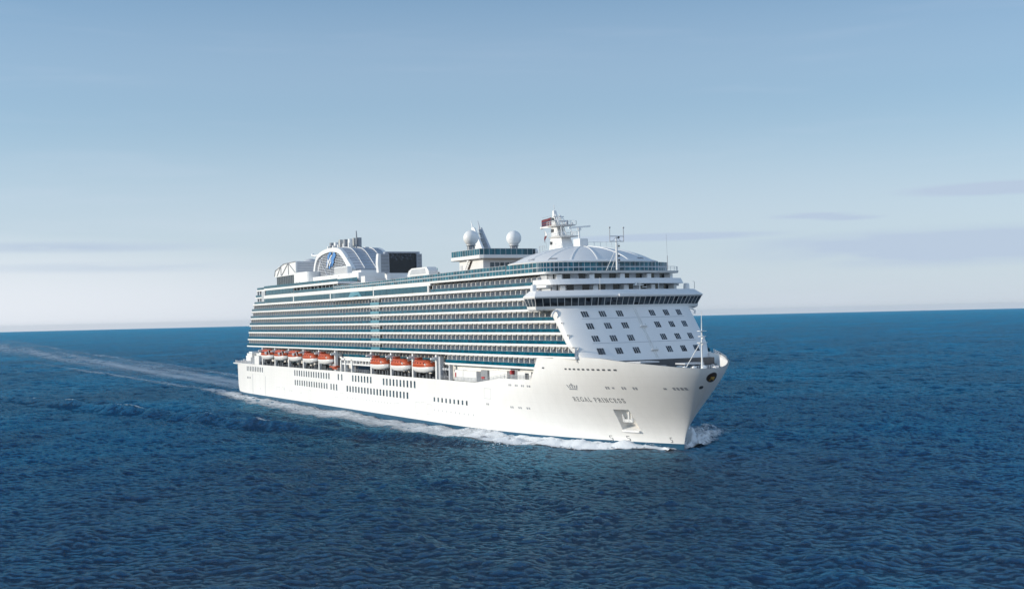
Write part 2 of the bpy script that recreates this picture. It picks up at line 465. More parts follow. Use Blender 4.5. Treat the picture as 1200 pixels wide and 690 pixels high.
def hull_mesh():
    ts = list(np.concatenate([1-np.cos(np.linspace(0, math.pi/2, 14))*1.0])*.06)      # fine at the stern
    ts += list(np.linspace(.065, .80, 60))
    ts += list(.80+.20*np.sin(np.linspace(0.02, math.pi/2, 60)))
    ts += [290.6/338.4, 290.9/338.4]
    ts = sorted(set(round(float(t), 5) for t in ts))
    nz = 26
    mb = MB(); n = len(ts)
    def pt(t, v, side):
        ref = -13.5+338.4*t
        zt = sheer(ref)
        z = -3+v*(zt+3)
        x = transom_x(z)+(stem_x(z)-transom_x(z))*t
        return (x, side*half(x, z) if 0 < t < 1 else 0.0, z)
    # v levels: one sits exactly at the top of the boot topping
    vs = [0.0, .12, .20] + list(np.linspace(.262, 1, nz-3))
    grid = {}
    verts = []
    for side in (-1, 1):
        for k, v in enumerate(vs):
            for i, t in enumerate(ts):
                grid[side, k, i] = len(verts); verts.append(pt(t, v, side))
    faces = []
    for side in (-1, 1):
        for k in range(len(vs)-1):
            for i in range(n-1):
                q = (grid[side, k, i], grid[side, k, i+1], grid[side, k+1, i+1], grid[side, k+1, i])
                faces.append(q if side < 0 else q[::-1])
    K = len(vs)-1
    for i in range(n-1):     # keel side lid
        faces.append((grid[-1, 0, i], grid[1, 0, i], grid[1, 0, i+1], grid[-1, 0, i+1]))
    # rail top, inner face of the bulwark, deck
    inner = {}
    for side in (-1, 1):
        for i, t in enumerate(ts):
            x, y, z = verts[grid[side, K, i]]
            fore = x > 279
            w = .55 if fore else .25
            yi = side*max(abs(y)-w, 0.0)
            xi = min(x, stem_x(z)-w-.2)
            dep = min(2.3, max(.0, (x-279)*.3)) if fore else .12
            inner[side, 0, i] = len(verts); verts.append((xi, yi, z-.002))
            zd = z-max(dep, .12)
            xd = min(x, stem_x(zd)-w-.2); yd = side*max(min(abs(yi), half(xd, zd)-w), 0.0)
            inner[side, 1, i] = len(verts); verts.append((xd, yd, zd))
    mi = [0]*len(faces)
    for side in (-1, 1):
        for i in range(n-1):
            a = (grid[side, K, i], grid[side, K, i+1], inner[side, 0, i+1], inner[side, 0, i])
            b = (inner[side, 0, i], inner[side, 0, i+1], inner[side, 1, i+1], inner[side, 1, i])
            for q in (a, b):
                faces.append(q if side < 0 else q[::-1]); mi.append(0)
    for i in range(n-1):
        faces.append((inner[-1, 1, i], inner[-1, 1, i+1], inner[1, 1, i+1], inner[1, 1, i])); mi.append(2)
    me = bpy.data.meshes.new('hull')
    me.from_pydata(verts, [], faces)
    bm = bmesh.new(); bm.from_mesh(me)
    bmesh.ops.remove_doubles(bm, verts=bm.verts, dist=1e-4)
    bmesh.ops.recalc_face_normals(bm, faces=bm.faces)
    # cut exactly along the top of the blue boot topping
    bmesh.ops.bisect_plane(bm, geom=bm.verts[:]+bm.edges[:]+bm.faces[:], plane_co=(0, 0, 1.25), plane_no=(0, 0, 1))
    for f in bm.faces:
        f.smooth = True
        if f.calc_center_median().z < 1.25: f.material_index = 1
        elif f.normal.z > .8 and f.calc_center_median().z > 10:
            f.material_index = 2; f.smooth = False
    bm.to_mesh(me); bm.free()
    for k in ('hull', 'boot', 'deckgreen'): me.materials.append(M[k])
    me.set_sharp_from_angle(angle=R(40))
    return me

hull = bpy.data.objects.new('hull', hull_mesh())
link(hull, ship)

def cut_out(target, mb, name='cutter'):
    """subtract a closed block from a mesh, then throw the block away"""
    c = mb.build(name, 'white')
    bm = bmesh.new(); bm.from_mesh(c.data); bmesh.ops.remove_doubles(bm, verts=bm.verts, dist=1e-5); bmesh.ops.recalc_face_normals(bm, faces=bm.faces); bm.to_mesh(c.data); bm.free()
    md = target.modifiers.new('b', 'BOOLEAN'); md.operation = 'DIFFERENCE'; md.object = c; md.solver = 'EXACT'
    dg = bpy.context.evaluated_depsgraph_get()
    me = bpy.data.meshes.new_from_object(target.evaluated_get(dg))
    target.modifiers.clear()
    old = target.data; target.data = me; bpy.data.meshes.remove(old)
    cm = c.data; bpy.data.objects.remove(c); bpy.data.meshes.remove(cm)

def hull_patch(name, x0, x1, z0, z1, mat, parent=hull, out=.03, th=.12, shear=0.0, nx=1):
    """thin plate lying on the starboard hull side"""
    mb = MB()
    for k in range(nx):
        xa, xb = x0+(x1-x0)*k/nx, x0+(x1-x0)*(k+1)/nx
        def P(x, z, o):
            h = half(x, z); dx = .05
            n = Vector((-(half(x+dx, z)-h)/dx*1.0, 1.0, -(half(x, z+dx)-h)/dx)).normalized()
            return (x+n.x*o, -(h+n.y*o), z+n.z*o)
        q = [(xa, z0), (xb, z0), (xb+shear, z1), (xa+shear, z1)]
        mb.hexa([P(x, z, -th) for x, z in q][::-1]+[P(x, z, out) for x, z in q][::-1])
    o = mb.build(name, mat, parent)
    return o

# ------------------------------------------------------------------ rows of windows in the hull side
def spaced(x0, x1, n): return [x0+(x1-x0)*i/(n-1) for i in range(n)]
ROWS = [(13.1, 36.2, 10, 11.7, 2.0, 1.05), (80.3, 120.2, 15, 11.7, 2.1, 1.15), (130.2, 133.8, 2, 11.7, 2.1, 1.15), (144.9, 162.0, 7, 11.7, 2.1, 1.25),
        (173.5, 199.2, 10, 11.55, 2.1, 1.25), (80.6, 117.7, 14, 8.1, 2.0, 1.1), (122.3, 128.2, 3, 8.05, 2.1, 1.15), (139.2, 193.3, 20, 8.02, 2.0, 1.3),
        (213.9, 236.3, 9, 7.82, 1.25, 1.0)]
for x0, x1, n, z, h, w in ROWS:
    for x in spaced(x0, x1, n):
        hull_patch('hull_window', x-w/2, x+w/2, z-h/2, z+h/2, 'hullwin', ship, out=.02)
for x0, x1, n, z, s in [(13.3, 17.5, 3, 7.9, .8), (139.0, 179.3, 16, 4.98, .42), (213.7, 240.3, 10, 4.76, .5)]:
    for x in spaced(x0, x1, n):
        hull_patch('porthole', x-s/2, x+s/2, z-s/2, z+s/2, 'lgrey' if s < .6 else 'hullwin', ship, out=.02)
# small openings with chocks
for xc, z in [(263.0, 13.75), (266.6, 13.76), (270, 13.78), (273.0, 13.8), (262.2, 8.0), (266, 8.02), (269.7, 8.05), (249.5, 8.2)]:
    for d in (-.45, .45):
        hull_patch('mooring_port', xc+d-.28, xc+d+.28, z-.25, z+.25, 'grey', ship)
for i in range(11):
    x = 291.6+(307.6-291.6)*i/10
    hull_patch('bulwark_slot', x-.42, x+.42, 18.38, 18.75, 'dgrey', ship)
hull_patch('bulwark_slot', 280.8, 281.9, 18.4, 18.78, 'dgrey', ship)
for x in (302.7, 307.1, 309.9, 318.4, 319.7):
    for d in (-.32, .32):
        hull_patch('mooring_port', x+d-.2, x+d+.2, 14.0, 14.6, 'grey', ship)
for x in (304.3, 316.4):
    hull_patch('mooring_port', x-.3, x+.3, 14.1, 14.5, 'grey', ship)

# ------------------------------------------------------------------ faint shell doors and fender strips in the plating
def outline_door(x0, x1, z0, z1, t=.10):
    mb = MB()
    for xa, xb, za, zb in ((x0, x0+t, z0, z1), (x1-t, x1, z0, z1), (x0+t, x1-t, z0, z0+t), (x0+t, x1-t, z1-t, z1)):
        def P(x, z, o): return (x, -(half(x, z)+o), z)
        mb.hexa([P(xa, za, -.08), P(xb, za, -.08), P(xb, zb, -.08), P(xa, zb, -.08), P(xa, za, .018), P(xb, za, .018), P(xb, zb, .018), P(xa, zb, .018)])
    mb.build('shell_door', 'lgrey', ship)
for a in [(56, 60, 2.4, 5.6), (63, 67, 2.4, 5.6), (97, 99.5, 2.0, 5.8), (126, 129.5, 4.6, 7.0), (131.5, 135, 1.7, 6.4), (182.5, 186.5, 2.6, 5.4),
          (199.5, 203, 3.0, 6.4), (204, 207.6, 1.7, 6.6), (208.4, 212, 3.2, 6.2), (247.5, 251.5, 9.6, 12.4), (174.8, 176.6, 10.6, 12.6)]:
    outline_door(*a)
for x in (21.5, 40.5):
    hull_patch('fender_strip', x-.14, x+.14, 1.4, 9.6 if x < 30 else 9.2, 'lgrey', ship, out=.06)
for xc, z in [(66, 4.9), (73.5, 4.7), (76, 4.7), (87.5, 4.4), (33, 3.9)]:
    hull_patch('porthole', xc-.25, xc+.25, z-.25, z+.25, 'lgrey', ship, out=.02)

# ------------------------------------------------------------------ name on the bow, cut as serif strokes
GL = {  # strokes in a unit box: ((x, y), (x, y), weight); serifs are short bars
 'R': (.78, [((.14, 0), (.14, 1), 1), ((.14, .96), (.48, .96), .55), ((.48, .96), (.62, .84), .8), ((.62, .84), (.62, .66), 1), ((.62, .66), (.48, .53), .8), ((.48, .53), (.14, .53), .55), ((.36, .53), (.72, .02), 1), ((.0, .03), (.28, .03), .5), ((.0, .97), (.14, .97), .5), ((.6, .03), (.78, .03), .5)]),
 'E': (.66, [((.14, 0), (.14, 1), 1), ((.14, .96), (.58, .96), .55), ((.14, .52), (.46, .52), .55), ((.14, .04), (.62, .04), .55), ((.58, .96), (.58, .80), .5), ((.46, .42), (.46, .62), .5), ((.62, .04), (.62, .22), .5), ((.0, .97), (.14, .97), .5), ((.0, .03), (.14, .03), .5)]),
 'G': (.84, [((.70, .80), (.58, .95), .7), ((.58, .95), (.36, .98), .6), ((.36, .98), (.16, .84), .8), ((.16, .84), (.08, .5), 1), ((.08, .5), (.16, .16), 1), ((.16, .16), (.36, .02), .8), ((.36, .02), (.62, .06), .6), ((.62, .06), (.72, .18), .8), ((.72, .0), (.72, .44), 1), ((.56, .44), (.84, .44), .5), ((.70, .98), (.70, .74), .5)]),
 'A': (.82, [((.06, .02), (.40, 1), .6), ((.40, 1), (.74, .02), 1), ((.18, .34), (.62, .34), .5), ((-.04, .03), (.18, .03), .5), ((.62, .03), (.86, .03), .5)]),
 'L': (.62, [((.14, 0), (.14, 1), 1), ((.14, .04), (.58, .04), .55), ((.58, .04), (.58, .24), .5), ((.0, .97), (.28, .97), .5), ((.0, .03), (.14, .03), .5)]),
 'P': (.68, [((.14, 0), (.14, 1), 1), ((.14, .96), (.46, .96), .55), ((.46, .96), (.60, .84), .8), ((.60, .84), (.60, .62), 1), ((.60, .62), (.46, .48), .8), ((.46, .48), (.14, .48), .55), ((.0, .03), (.28, .03), .5), ((.0, .97), (.14, .97), .5)]),
 'I': (.30, [((.15, 0), (.15, 1), 1), ((.0, .03), (.30, .03), .5), ((.0, .97), (.30, .97), .5)]),
 'N': (.84, [((.14, 0), (.14, 1), .6), ((.12, .98), (.72, .02), 1), ((.72, 0), (.72, 1), .6), ((.0, .03), (.28, .03), .5), ((.58, .97), (.86, .97), .5), ((-.02, .97), (.14, .97), .5)]),
 'C': (.78, [((.70, .78), (.58, .95), .7), ((.58, .95), (.36, .98), .6), ((.36, .98), (.16, .84), .8), ((.16, .84), (.08, .5), 1), ((.08, .5), (.16, .16), 1), ((.16, .16), (.36, .02), .8), ((.36, .02), (.60, .05), .6), ((.60, .05), (.72, .2), .7), ((.70, .98), (.70, .74), .5)]),
 'S': (.62, [((.54, .80), (.44, .95), .7), ((.44, .95), (.22, .97), .7), ((.22, .97), (.08, .80), .9), ((.08, .80), (.14, .62), 1), ((.14, .62), (.46, .42), 1), ((.46, .42), (.54, .22), 1), ((.54, .22), (.42, .05), .9), ((.42, .05), (.2, .03), .7), ((.2, .03), (.08, .18), .7), ((.54, .97), (.54, .74), .5), ((.07, .03), (.07, .26), .5)]),
}
def hull_name(words, x0, x1, z, h):
    adv = sum(GL[ch][0]+.34 for w in words for ch in w)+.6*(len(words)-1)
    for_x = (x1-x0)/adv
    for w in words:
        for ch in w:
            mb = MB()
            wd, strokes = GL[ch]
            for (ax, ay), (bx, by), k in strokes:
                d = Vector((bx-ax, by-ay)); L = d.length; d /= L; nrm = Vector((-d.y, d.x))*(.055*k+.010)
                e = d*.02
                q = [Vector((ax, ay))-e-nrm, Vector((bx, by))+e-nrm, Vector((bx, by))+e+nrm, Vector((ax, ay))-e+nrm]
                vs = []
                for o in (-.08, .03):
                    for p in q:
                        X = x0+p.x*for_x; Z = z+p.y*h
                        hh = half(X, Z); sl = (half(X+.05, Z)-hh)/.05; sz = (half(X, Z+.05)-hh)/.05
                        nn = Vector((-sl, -1, -sz)).normalized()
                        vs.append((X+nn.x*o, -hh+nn.y*o, Z+nn.z*o))
                mb.hexa(vs[:4]+vs[4:])
            mb.build('name_letter', 'ink', ship)
            x0 += (wd+.34)*for_x
        x0 += .6*for_x
hull_name(['REGAL', 'PRINCESS'], 289.6, 305.4, 10.75, 1.02)

# draft figures near the stem
for x, z, w in [(294.5, 1.75, .9), (299.5, 1.9, .9), (310.5, 2.0, .55)]:
    mb = MB()
    def P(a, b, o=.03):
        X = x+a*w; Z = z+b*1.1
        return (X, -(half(X, Z)+o), Z)
    for a, b, c, d in ((-.5, .5, .5, .62), (-.5, .1, -.3, .5), (.25, -.45, .5, .05), (-.45, -.5, .4, -.38), (-.3, .02, .3, .12)):
        mb.hexa([P(a, b, -.08), P(c, b, -.08), P(c, d, -.08), P(a, d, -.08), P(a, b), P(c, b), P(c, d), P(a, d)])
    mb.build('draft_mark', 'ink', ship)
# small crown crest
mb = MB()
def on_hull(X, Z, o=.04):
    return (X, -(half(X, Z)+o), Z)
for pts in ([(290.2, 13.55), (292.9, 13.55), (292.9, 13.85), (290.2, 13.85)], [(290.1, 13.95), (290.5, 13.95), (290.0, 14.75), (289.7, 14.7)], [(292.6, 13.95), (293.1, 13.95), (293.6, 14.7), (293.2, 14.75)],
            [(290.7, 13.95), (291.0, 13.95), (290.9, 14.7), (290.6, 14.6)], [(292.1, 13.95), (292.4, 13.95), (292.7, 14.6), (292.3, 14.7)], [(291.4, 13.95), (291.8, 13.95), (291.85, 15.1), (291.35, 15.1)],
            [(290.9, 14.6), (292.2, 14.6), (292.1, 14.8), (291.0, 14.8)]):
    mb.hexa([on_hull(x, z, -.08) for x, z in pts]+[on_hull(x, z) for x, z in pts])
mb.build('crown_emblem', 'grey', ship)

# oval crest on the rounded nose of the stem
def nose_point(y, z):
    """point of the bow surface at side offset y"""
    lo, hi = 300.0, stem_x(z)
    for _ in range(40):
        mid = (lo+hi)/2
        if half(mid, z) > abs(y): lo = mid
        else: hi = mid
    return lo
def nose_oval(name, cy, cz, ry, rz, mat, out, parent):
    mb = MB(); n = 28; rings = []
    for f, o in ((1.0, -.25), (1.0, out), (.5, out+.02), (.02, out+.03)):
        lp = []
        for k in range(n):
            a = 2*math.pi*k/n
            y, z = cy+ry*f*math.cos(a), cz+rz*f*math.sin(a)
            lp.append((nose_point(y, z)+o, y, z))
        rings.append(lp)
    mb.loft(rings, smooth=False)
    return mb.build(name, mat, parent)
crest = nose_oval('bow_crest', .55, 16.8, 1.35, .98, 'ebrown', .10, ship)
nose_oval('crest_rim', .55, 16.8, 1.5, 1.12, 'dgrey', .07, crest)
mb = MB()
for k in range(-3, 4):
    y, z = .55+k*.17, 16.8
    x = nose_point(y, z)+.17
    h = .52-.10*abs(k)
    mb.box(x-.1, x+.06, y-.05, y+.05, z-h, z+h*.55)
for k in range(-4, 5):
    y = .55+k*.16; z = 16.35-.02*k*k+.1
    x = nose_point(y, z)+.17; mb.box(x-.1, x+.05, y-.1, y+.1, z-.07, z+.07)
mb.build('crest_figure', 'gold', crest)
nose_oval('fairlead', -1.2, 14.55, .42, .36, 'dgrey', .06, ship)

# ------------------------------------------------------------------ anchor pocket cut into the flare
def hp(x, z, o): return Vector((x, -(half(x, z)-o), z))
cut = MB()
q = [(298.9, 3.7), (303.7, 3.7), (304.2, 9.05), (300.0, 9.05)]
cut.hexa([(x, -half(x, z)-1.2, z) for x, z in q][:]+[(x, -half(x, z)+1.7, z+(.0 if z > 5 else 1.2)) for x, z in q])
cut_out(hull, cut)
mb = MB()     # stockless anchor: shank, crown and two flukes, hanging in the pocket
A = lambda x, z, o: tuple(hp(x, z, o))
mb.tube([(302.4, -7.9, 8.9), (302.2, -7.9, 6.2)], .32, 8)
mb.hexa([(300.9, -8.6, 6.0), (303.4, -7.6, 6.0), (303.2, -6.9, 6.1), (300.7, -7.9, 6.1), (301.3, -8.6, 6.7), (302.9, -7.9, 6.7), (302.8, -7.3, 6.7), (301.1, -8.0, 6.7)])
mb.tube([(301.0, -8.4, 6.2), (300.8, -8.8, 7.9)], .34, 6, r1=.10)
mb.tube([(303.3, -7.5, 6.2), (303.3, -7.9, 7.9)], .34, 6, r1=.10)
mb.build('anchor', 'white', ship)
mb = MB()
mb.tube([(299.0, -7.75, 3.75), (303.6, -5.95, 3.7)], .28, 8)
mb.build('anchor_roller', 'white', ship)

# ------------------------------------------------------------------ balcony decks
PITCH = 2.865
def LV(k): return 21.23+(k-1)*PITCH
def front_bow(Y):
    """how far a rounded superstructure front falls back at side offset Y"""
    a = abs(Y)
    if a < 14: return .0096*a*a
    u = min(1.0, (a-14)/(BEAM-14))
    return 1.88+1.4*u+1.75*(1-math.sqrt(max(0, 1-u*u)))
def front_curve(xf, hw, n=24, inset=0.0):
    """port to starboard polyline of the rounded front"""
    pts = []
    for i in range(n+1):
        a = math.sin(math.pi/2*(1-2*i/n))
        y = a*hw
        pts.append((xf-front_bow(y*BEAM/hw), y))
    return pts
def row_loop(xs, xe, hw, rs=2.2):
    """deck outline seen from above, counter-clockwise, rounded at the stern end"""
    l = []
    for k in range(6):
        a = math.pi/2*k/5
        l.append((xs+rs-rs*math.sin(a), -hw+rs-rs*math.cos(a)))
    l = l[::1]
    port = [(x, -y) for x, y in l]
    lp = [(xe, -hw)]
    lp += l
    lp += port[::-1]
    lp += [(xe, hw)]
    return lp[::-1] if area(lp) < 0 else lp
def area(l): return sum(l[i-1][0]*l[i][1]-l[i][0]*l[i-1][1] for i in range(len(l)))/2
def open_path(xs, xe, hw, rs=2.2, step=2.95):
    """stations along the starboard edge from the front to the stern, then round to the port side"""
    p = []
    x = xe
    while x > xs+rs+.3: p.append((x, -hw)); x -= step
    for k in range(6):
        a = math.pi/2*k/5
        p.append((xs+rs-rs*math.sin(a), -hw+rs-rs*math.cos(a)))
    y = -hw+rs
    while y < hw-rs-2: y += 2.9; p.append((xs, y))
    for k in range(5, -1, -1):
        a = math.pi/2*k/5
        p.append((xs+rs-rs*math.sin(a), hw-rs+rs*math.cos(a)))
    p.append((xe, hw))
    return p
def ribbon(mb, path, z0, z1, th, mi=0, gap=0.0):
    """upright sheet of real thickness along a plan polyline"""
    for (xa, ya), (xb, yb) in zip(path, path[1:]):
        d = Vector((xb-xa, yb-ya));
        if d.length < .05: continue
        d.normalize(); n = Vector((d.y, -d.x))*th/2; g = d*gap
        a, b = Vector((xa, ya))+g, Vector((xb, yb))-g
        f = [a-n, b-n, b+n, a+n]
        if (f[1]-f[0]).cross(f[2]-f[1]) < 0: f = f[::-1]
        mb.hexa([(p.x, p.y, z0) for p in f]+[(p.x, p.y, z1) for p in f], mi)

ROW_END = {0: 277.0, 1: 297.0, 2: 294.4, 3: 291.6, 4: 288.8, 5: 286.0, 6: 279.0, 7: 279.0}
ROW_START = {0: 13.0, 1: 11.5, 2: 13.1, 3: 14.6, 4: 16.2, 5: 17.8, 6: 19.9, 7: 22.1}
CAB = 2.95
panels = []       # every divider between balconies: (x, z)
for k in range(0, 8):
    xs, xe, z = ROW_START[k], ROW_END[k], LV(k)
    hw = BEAM
    deck = bpy.data.objects.new('balcony_deck', None); link(deck, ship)
    mb = MB()
    if k == 0:
        xs = 20.0
        mb.prism(row_loop(xs, 222.0, 16.4), z-.27, z+.27)
        mb.prism([(222.0, -hw), (xe, -hw), (xe, hw), (222.0, hw)], z-.27, z+.27)
    elif k == 7:
        mb.prism(row_loop(xs, 284.0, hw+.05), z-.31, z+.36)
        # the deck edge swells outward round a glass walkway hung off the side
        mb.prism([(166.5, -hw+.2), (126, -hw+.2), (126, -hw-.1), (131, -hw-.9), (137, -hw-1.3), (155, -hw-1.3), (161, -hw-.9), (166.5, -hw-.1)][::-1], z-.38, z+.45)
    else:
        mb.prism(row_loop(xs, xe+.4, hw), z-.27, z+.27)
    mb.build('deck_edge', 'white', deck)
    if k == 7: rx0, rx1 = 211.9, xe
    elif k == 0: rx0, rx1 = xs, xe
    else: rx0, rx1 = xs, xe
    # glass railing with a thin handrail
    g, h = MB(), MB()
    if k == 7:
        path = [(x, -hw+.1) for x in np.arange(rx1, rx0, -1.475)]
        gt, ht = MB(), MB()
        path2 = [(41.0, -hw+.1), (26, -hw+.1)]+[(22.7, -14+4*i) for i in range(8)]+[(41, hw-.1)]
        ribbon(g, path, z+.36, z+1.2, .05, gap=.02); ribbon(h, path, z+1.2, z+1.26, .09)
        ribbon(gt, path2, z+.31, z+1.15, .05, gap=.02); ribbon(ht, path2, z+1.15, z+1.21, .09)
        gt.build('terrace_railing', 'teal', deck); ht.build('handrail', 'lgrey', deck)
    elif k == 0:
        path = open_path(xs, 222.0, 16.3, step=1.475); path3 = [(x, -hw+.1) for x in np.arange(xe, 221.9, -1.475)]
        for p in (path, path3):
            ribbon(g, p, z+.27, z+1.14, .05, gap=.02); ribbon(h, p, z+1.14, z+1.20, .09)
    else:
        path = open_path(xs+.05, xe, hw-.1, step=1.475)
        path = [p for p in path]
        ribbon(g, path, z+.27, z+1.14, .05, gap=.02); ribbon(h, path, z+1.14, z+1.20, .09)
    g.build('glass_railing', 'teal', deck)
    h.build('handrail', 'grey', deck)
    # cabin wall behind the balconies, with the openings of the sliding doors
    dep = {6: 2.3, 7: 2.6}.get(k, 1.75)
    w, d = MB(), MB()
    top = LV(k+1)-.31
    wx0 = rx0 if k == 7 else xs+dep+1.2
    inner = (16.4 if k == 0 else hw)-dep
    w.prism([(wx0, -inner), (rx1 if k else 222.0, -inner), (rx1 if k else 222.0, inner), (wx0, inner)], z+.31, top)
    if k == 0:
        w.prism([(222.0, -hw+dep), (rx1, -hw+dep), (rx1, hw-dep), (222.0, hw-dep)], z+.311, top)
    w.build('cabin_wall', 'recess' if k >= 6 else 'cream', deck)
    x = rx1-.4
    y0 = -inner
    while x-CAB > wx0:
        if k == 0 and x < 228: y0 = -16.4+dep
        elif k == 0: y0 = -hw+dep
        d.box(x-2.3, x-.75, y0-.03, y0+.05, z+.33, z+2.25)
        x -= CAB
    if d.v: d.build('balcony_doors', 'doorglass', deck, kind='stuff')
    # dividers
    x = rx1-.15
    while x > (rx0 if k == 7 else xs+3.5):
        yo = -(16.3 if (k == 0 and x < 222.5) else hw)+.22
        panels.append((x, yo, z, (-inner if not (k == 0 and x >= 222.5) else -hw+dep), k, top))
        x -= CAB
    # ceiling edge fittings: little drops under the deck above, one per cabin
    e = MB()
    x = rx1-.6
    while x > (rx0 if k == 7 else xs+3.5):
        yo = -(16.3 if (k == 0 and x < 222.5) else hw)+.16
        e.box(x-.14, x+.14, yo-.16, yo+.35, top-.22, top-.002)
        x -= CAB
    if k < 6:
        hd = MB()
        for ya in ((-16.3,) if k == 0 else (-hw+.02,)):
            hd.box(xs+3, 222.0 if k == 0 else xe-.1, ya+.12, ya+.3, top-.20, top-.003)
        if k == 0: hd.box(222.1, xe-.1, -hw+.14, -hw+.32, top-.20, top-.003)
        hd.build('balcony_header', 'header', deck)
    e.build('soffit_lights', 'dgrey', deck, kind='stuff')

def divider(mb, x, yo, z, yi, top, f=0):
    """balcony divider: cream frame with a clipped outer corner, grey panel set in it"""
    y0, y1 = yo, yi
    t = .05
    h1 = top-.03; c = min(.55, (y1-y0)*.4)
    prof = [(y0, z+.31), (y1, z+.31), (y1, h1), (y0+c, h1), (y0+c*.3, h1-c*.28), (y0, h1-c*.95)]
    mb.loft([[(x-t, y, zz) for y, zz in prof][::1], [(x+t, y, zz) for y, zz in prof]], 0)
    mb.box(x-.14, x+.10, y0-.06, y0+.10, z+.27, h1-.3, 0)
    b = .20
    py0, py1 = y0+b, y1-.30
    p = [(py0, z+.55), (py1, z+.55), (py1, h1-.42), (py1-.16, h1-.30), (py0+c*.9, h1-.30), (py0+.06, h1-c*1.0-.12), (py0, h1-c*1.25-.18)]
    mb.loft([[(x+t-.02, y, zz) for y, zz in p], [(x+t+.02, y, zz) for y, zz in p]], 1)
panels.sort(key=lambda p: math.hypot(p[0]-564.9, p[1]+170.0))
rest = MB()
for i, (x, yo, z, yi, k, top) in enumerate(panels):
    mb = MB() if i < 100 else rest
    divider(mb, x, yo, z, yi, top)
    if i < 100: mb.build('balcony_divider', ['cream', 'panel'], ship)
rest.build('balcony_dividers', ['cream', 'panel'], ship, kind='stuff')

# bay of lighter glass amidships, one on each deck
for k in range(1, 7):
    z = LV(k); mb = MB()
    mb.box(163.2, 171.0, -BEAM-.10, -BEAM+.35, z+.33, z+1.22, 0)
    o = mb.build('bay_balcony', ['lightglass'], ship)
    mb = MB(); mb.box(163.6, 170.6, -BEAM+.32, -BEAM+1.4, z+1.22, LV(k+1)-.9, 0)
    mb.build('bay_window', 'dgrey', o)
    mb = MB(); mb.box(163.3, 171, -BEAM+.1, -BEAM+1.3, LV(k+1)-.9, LV(k+1)-.33); mb.build('bay_lintel', 'header', o)

# ------------------------------------------------------------------ white forward bulkhead, raked back
def front_loop(z, xf, xb, hw=BEAM, n=28, k=1.0):
    c = front_curve(xf, hw, n)                       # port -> starboard along the front
    return [(x, y, z) for x, y in ([(xb, hw)]+c+[(xb, -hw)])][::-1]
def rake(z): return 303.0-.832*(z-20.58)
mb = MB()
zs = list(np.linspace(18.9, 32.9, 15))
mb.loft([front_loop(z, rake(z), min(ROW_END[1], 297.0-.97*(z-21.6))-.9, float(np.interp(z, [18, 20.6, 24], [16.9, 17.9, BEAM+.02]))) for z in zs], smooth=True)
fb = mb.build('raked_bulkhead', 'front', ship)
fb.data.set_sharp_from_angle(angle=R(35))
def front_patch(mb, y0, y1, z0, z1, out=.03, th=.1, mi=0, lean=0.0):
    """plate on the raked front"""
    def P(y, z, o): return (rake(z)-front_bow(y)+o*.77, y, z+o*.64)
    n = 1
    q = [(y0, z0), (y1, z0), (y1+lean, z1), (y0+lean, z1)]
    mb.hexa([P(y, z, -th) for y, z in q]+[P(y, z, out) for y, z in q], mi)
FW_Z = [31.4, 28.55, 25.6, 22.7]
for z in FW_Z:
    for y in (-13.4, -9.05, -4.6, 4.6, 9.05, 13.4):
        mb = MB()
        for d in (-.56, 0, .56):
            front_patch(mb, y+d-.22, y+d+.22, z-.68, z+.68, .03)
        mb.build('cabin_window', 'bridgeglass', fb)
mb = MB()
for z in (30.35, 24.55):
    for i in range(24):
        a = -14.6+i*29.2/24
        front_patch(mb, a, a+29.2/24, z-.05, z+.05, .05)
mb.build('seam_ledge', 'lgrey', fb)
mb = MB()
for i in range(30):
    z = 20.9+i*.38
    front_patch(mb, -.22, .22, z-.03, z+.03, .12)
for y in (-.26, .26):
    for i in range(12): front_patch(mb, y-.035, y+.035, 20.8+i, 21.8+i, .16)
for z in (28.0, 22.4): front_patch(mb, -.9, .9, z-.06, z+.06, .7); front_patch(mb, 1.0, 1.12, z, z+.8, .3)
mb.build('ladder', 'white', fb)

# ------------------------------------------------------------------ navigating bridge with wings
NB = 30
def bridge_plan(out, z, back=9.0, hw=23.5):
    pts = []
    h = hw+out*.75
    for i in range(NB+1):
        y = h*(1-2*i/NB)
        x = 292.9-.0118*y*y*(hw/h)**2
        pts.append((x+out, y, z))
    tail = [(277.4, -h, z), (277.4, -19.0, z), (276.0, -19.0, z), (276.0, 19.0, z), (277.4, 19.0, z), (277.4, h, z)]
    # wings are shallow: their rear wall stands a few metres behind the front
    tail = [(281.6-out*.4, -h, z), (279.5, -18.9, z), (279.5, 18.9, z), (281.6-out*.4, h, z)]
    return (pts+tail)[::-1]
bridge = bpy.data.objects.new('navigating_bridge', None); link(bridge, ship)
mb = MB()
mb.loft([bridge_plan(-.9, 32.45), bridge_plan(-.25, 32.75), bridge_plan(-.1, 33.5)])
mb.build('bridge_floor', 'front', bridge)
mb = MB()
mb.loft([bridge_plan(-.35, 33.49), bridge_plan(.55, 35.42)])
mb.build('window_backing', 'black', bridge)
mb = MB()
mb.loft([bridge_plan(.75, 35.4), bridge_plan(.95, 35.75), bridge_plan(.9, 35.98)])
mb.loft([bridge_plan(.85, 35.981), bridge_plan(-.95, 37.25)])
mb.build('bridge_roof', 'front', bridge)
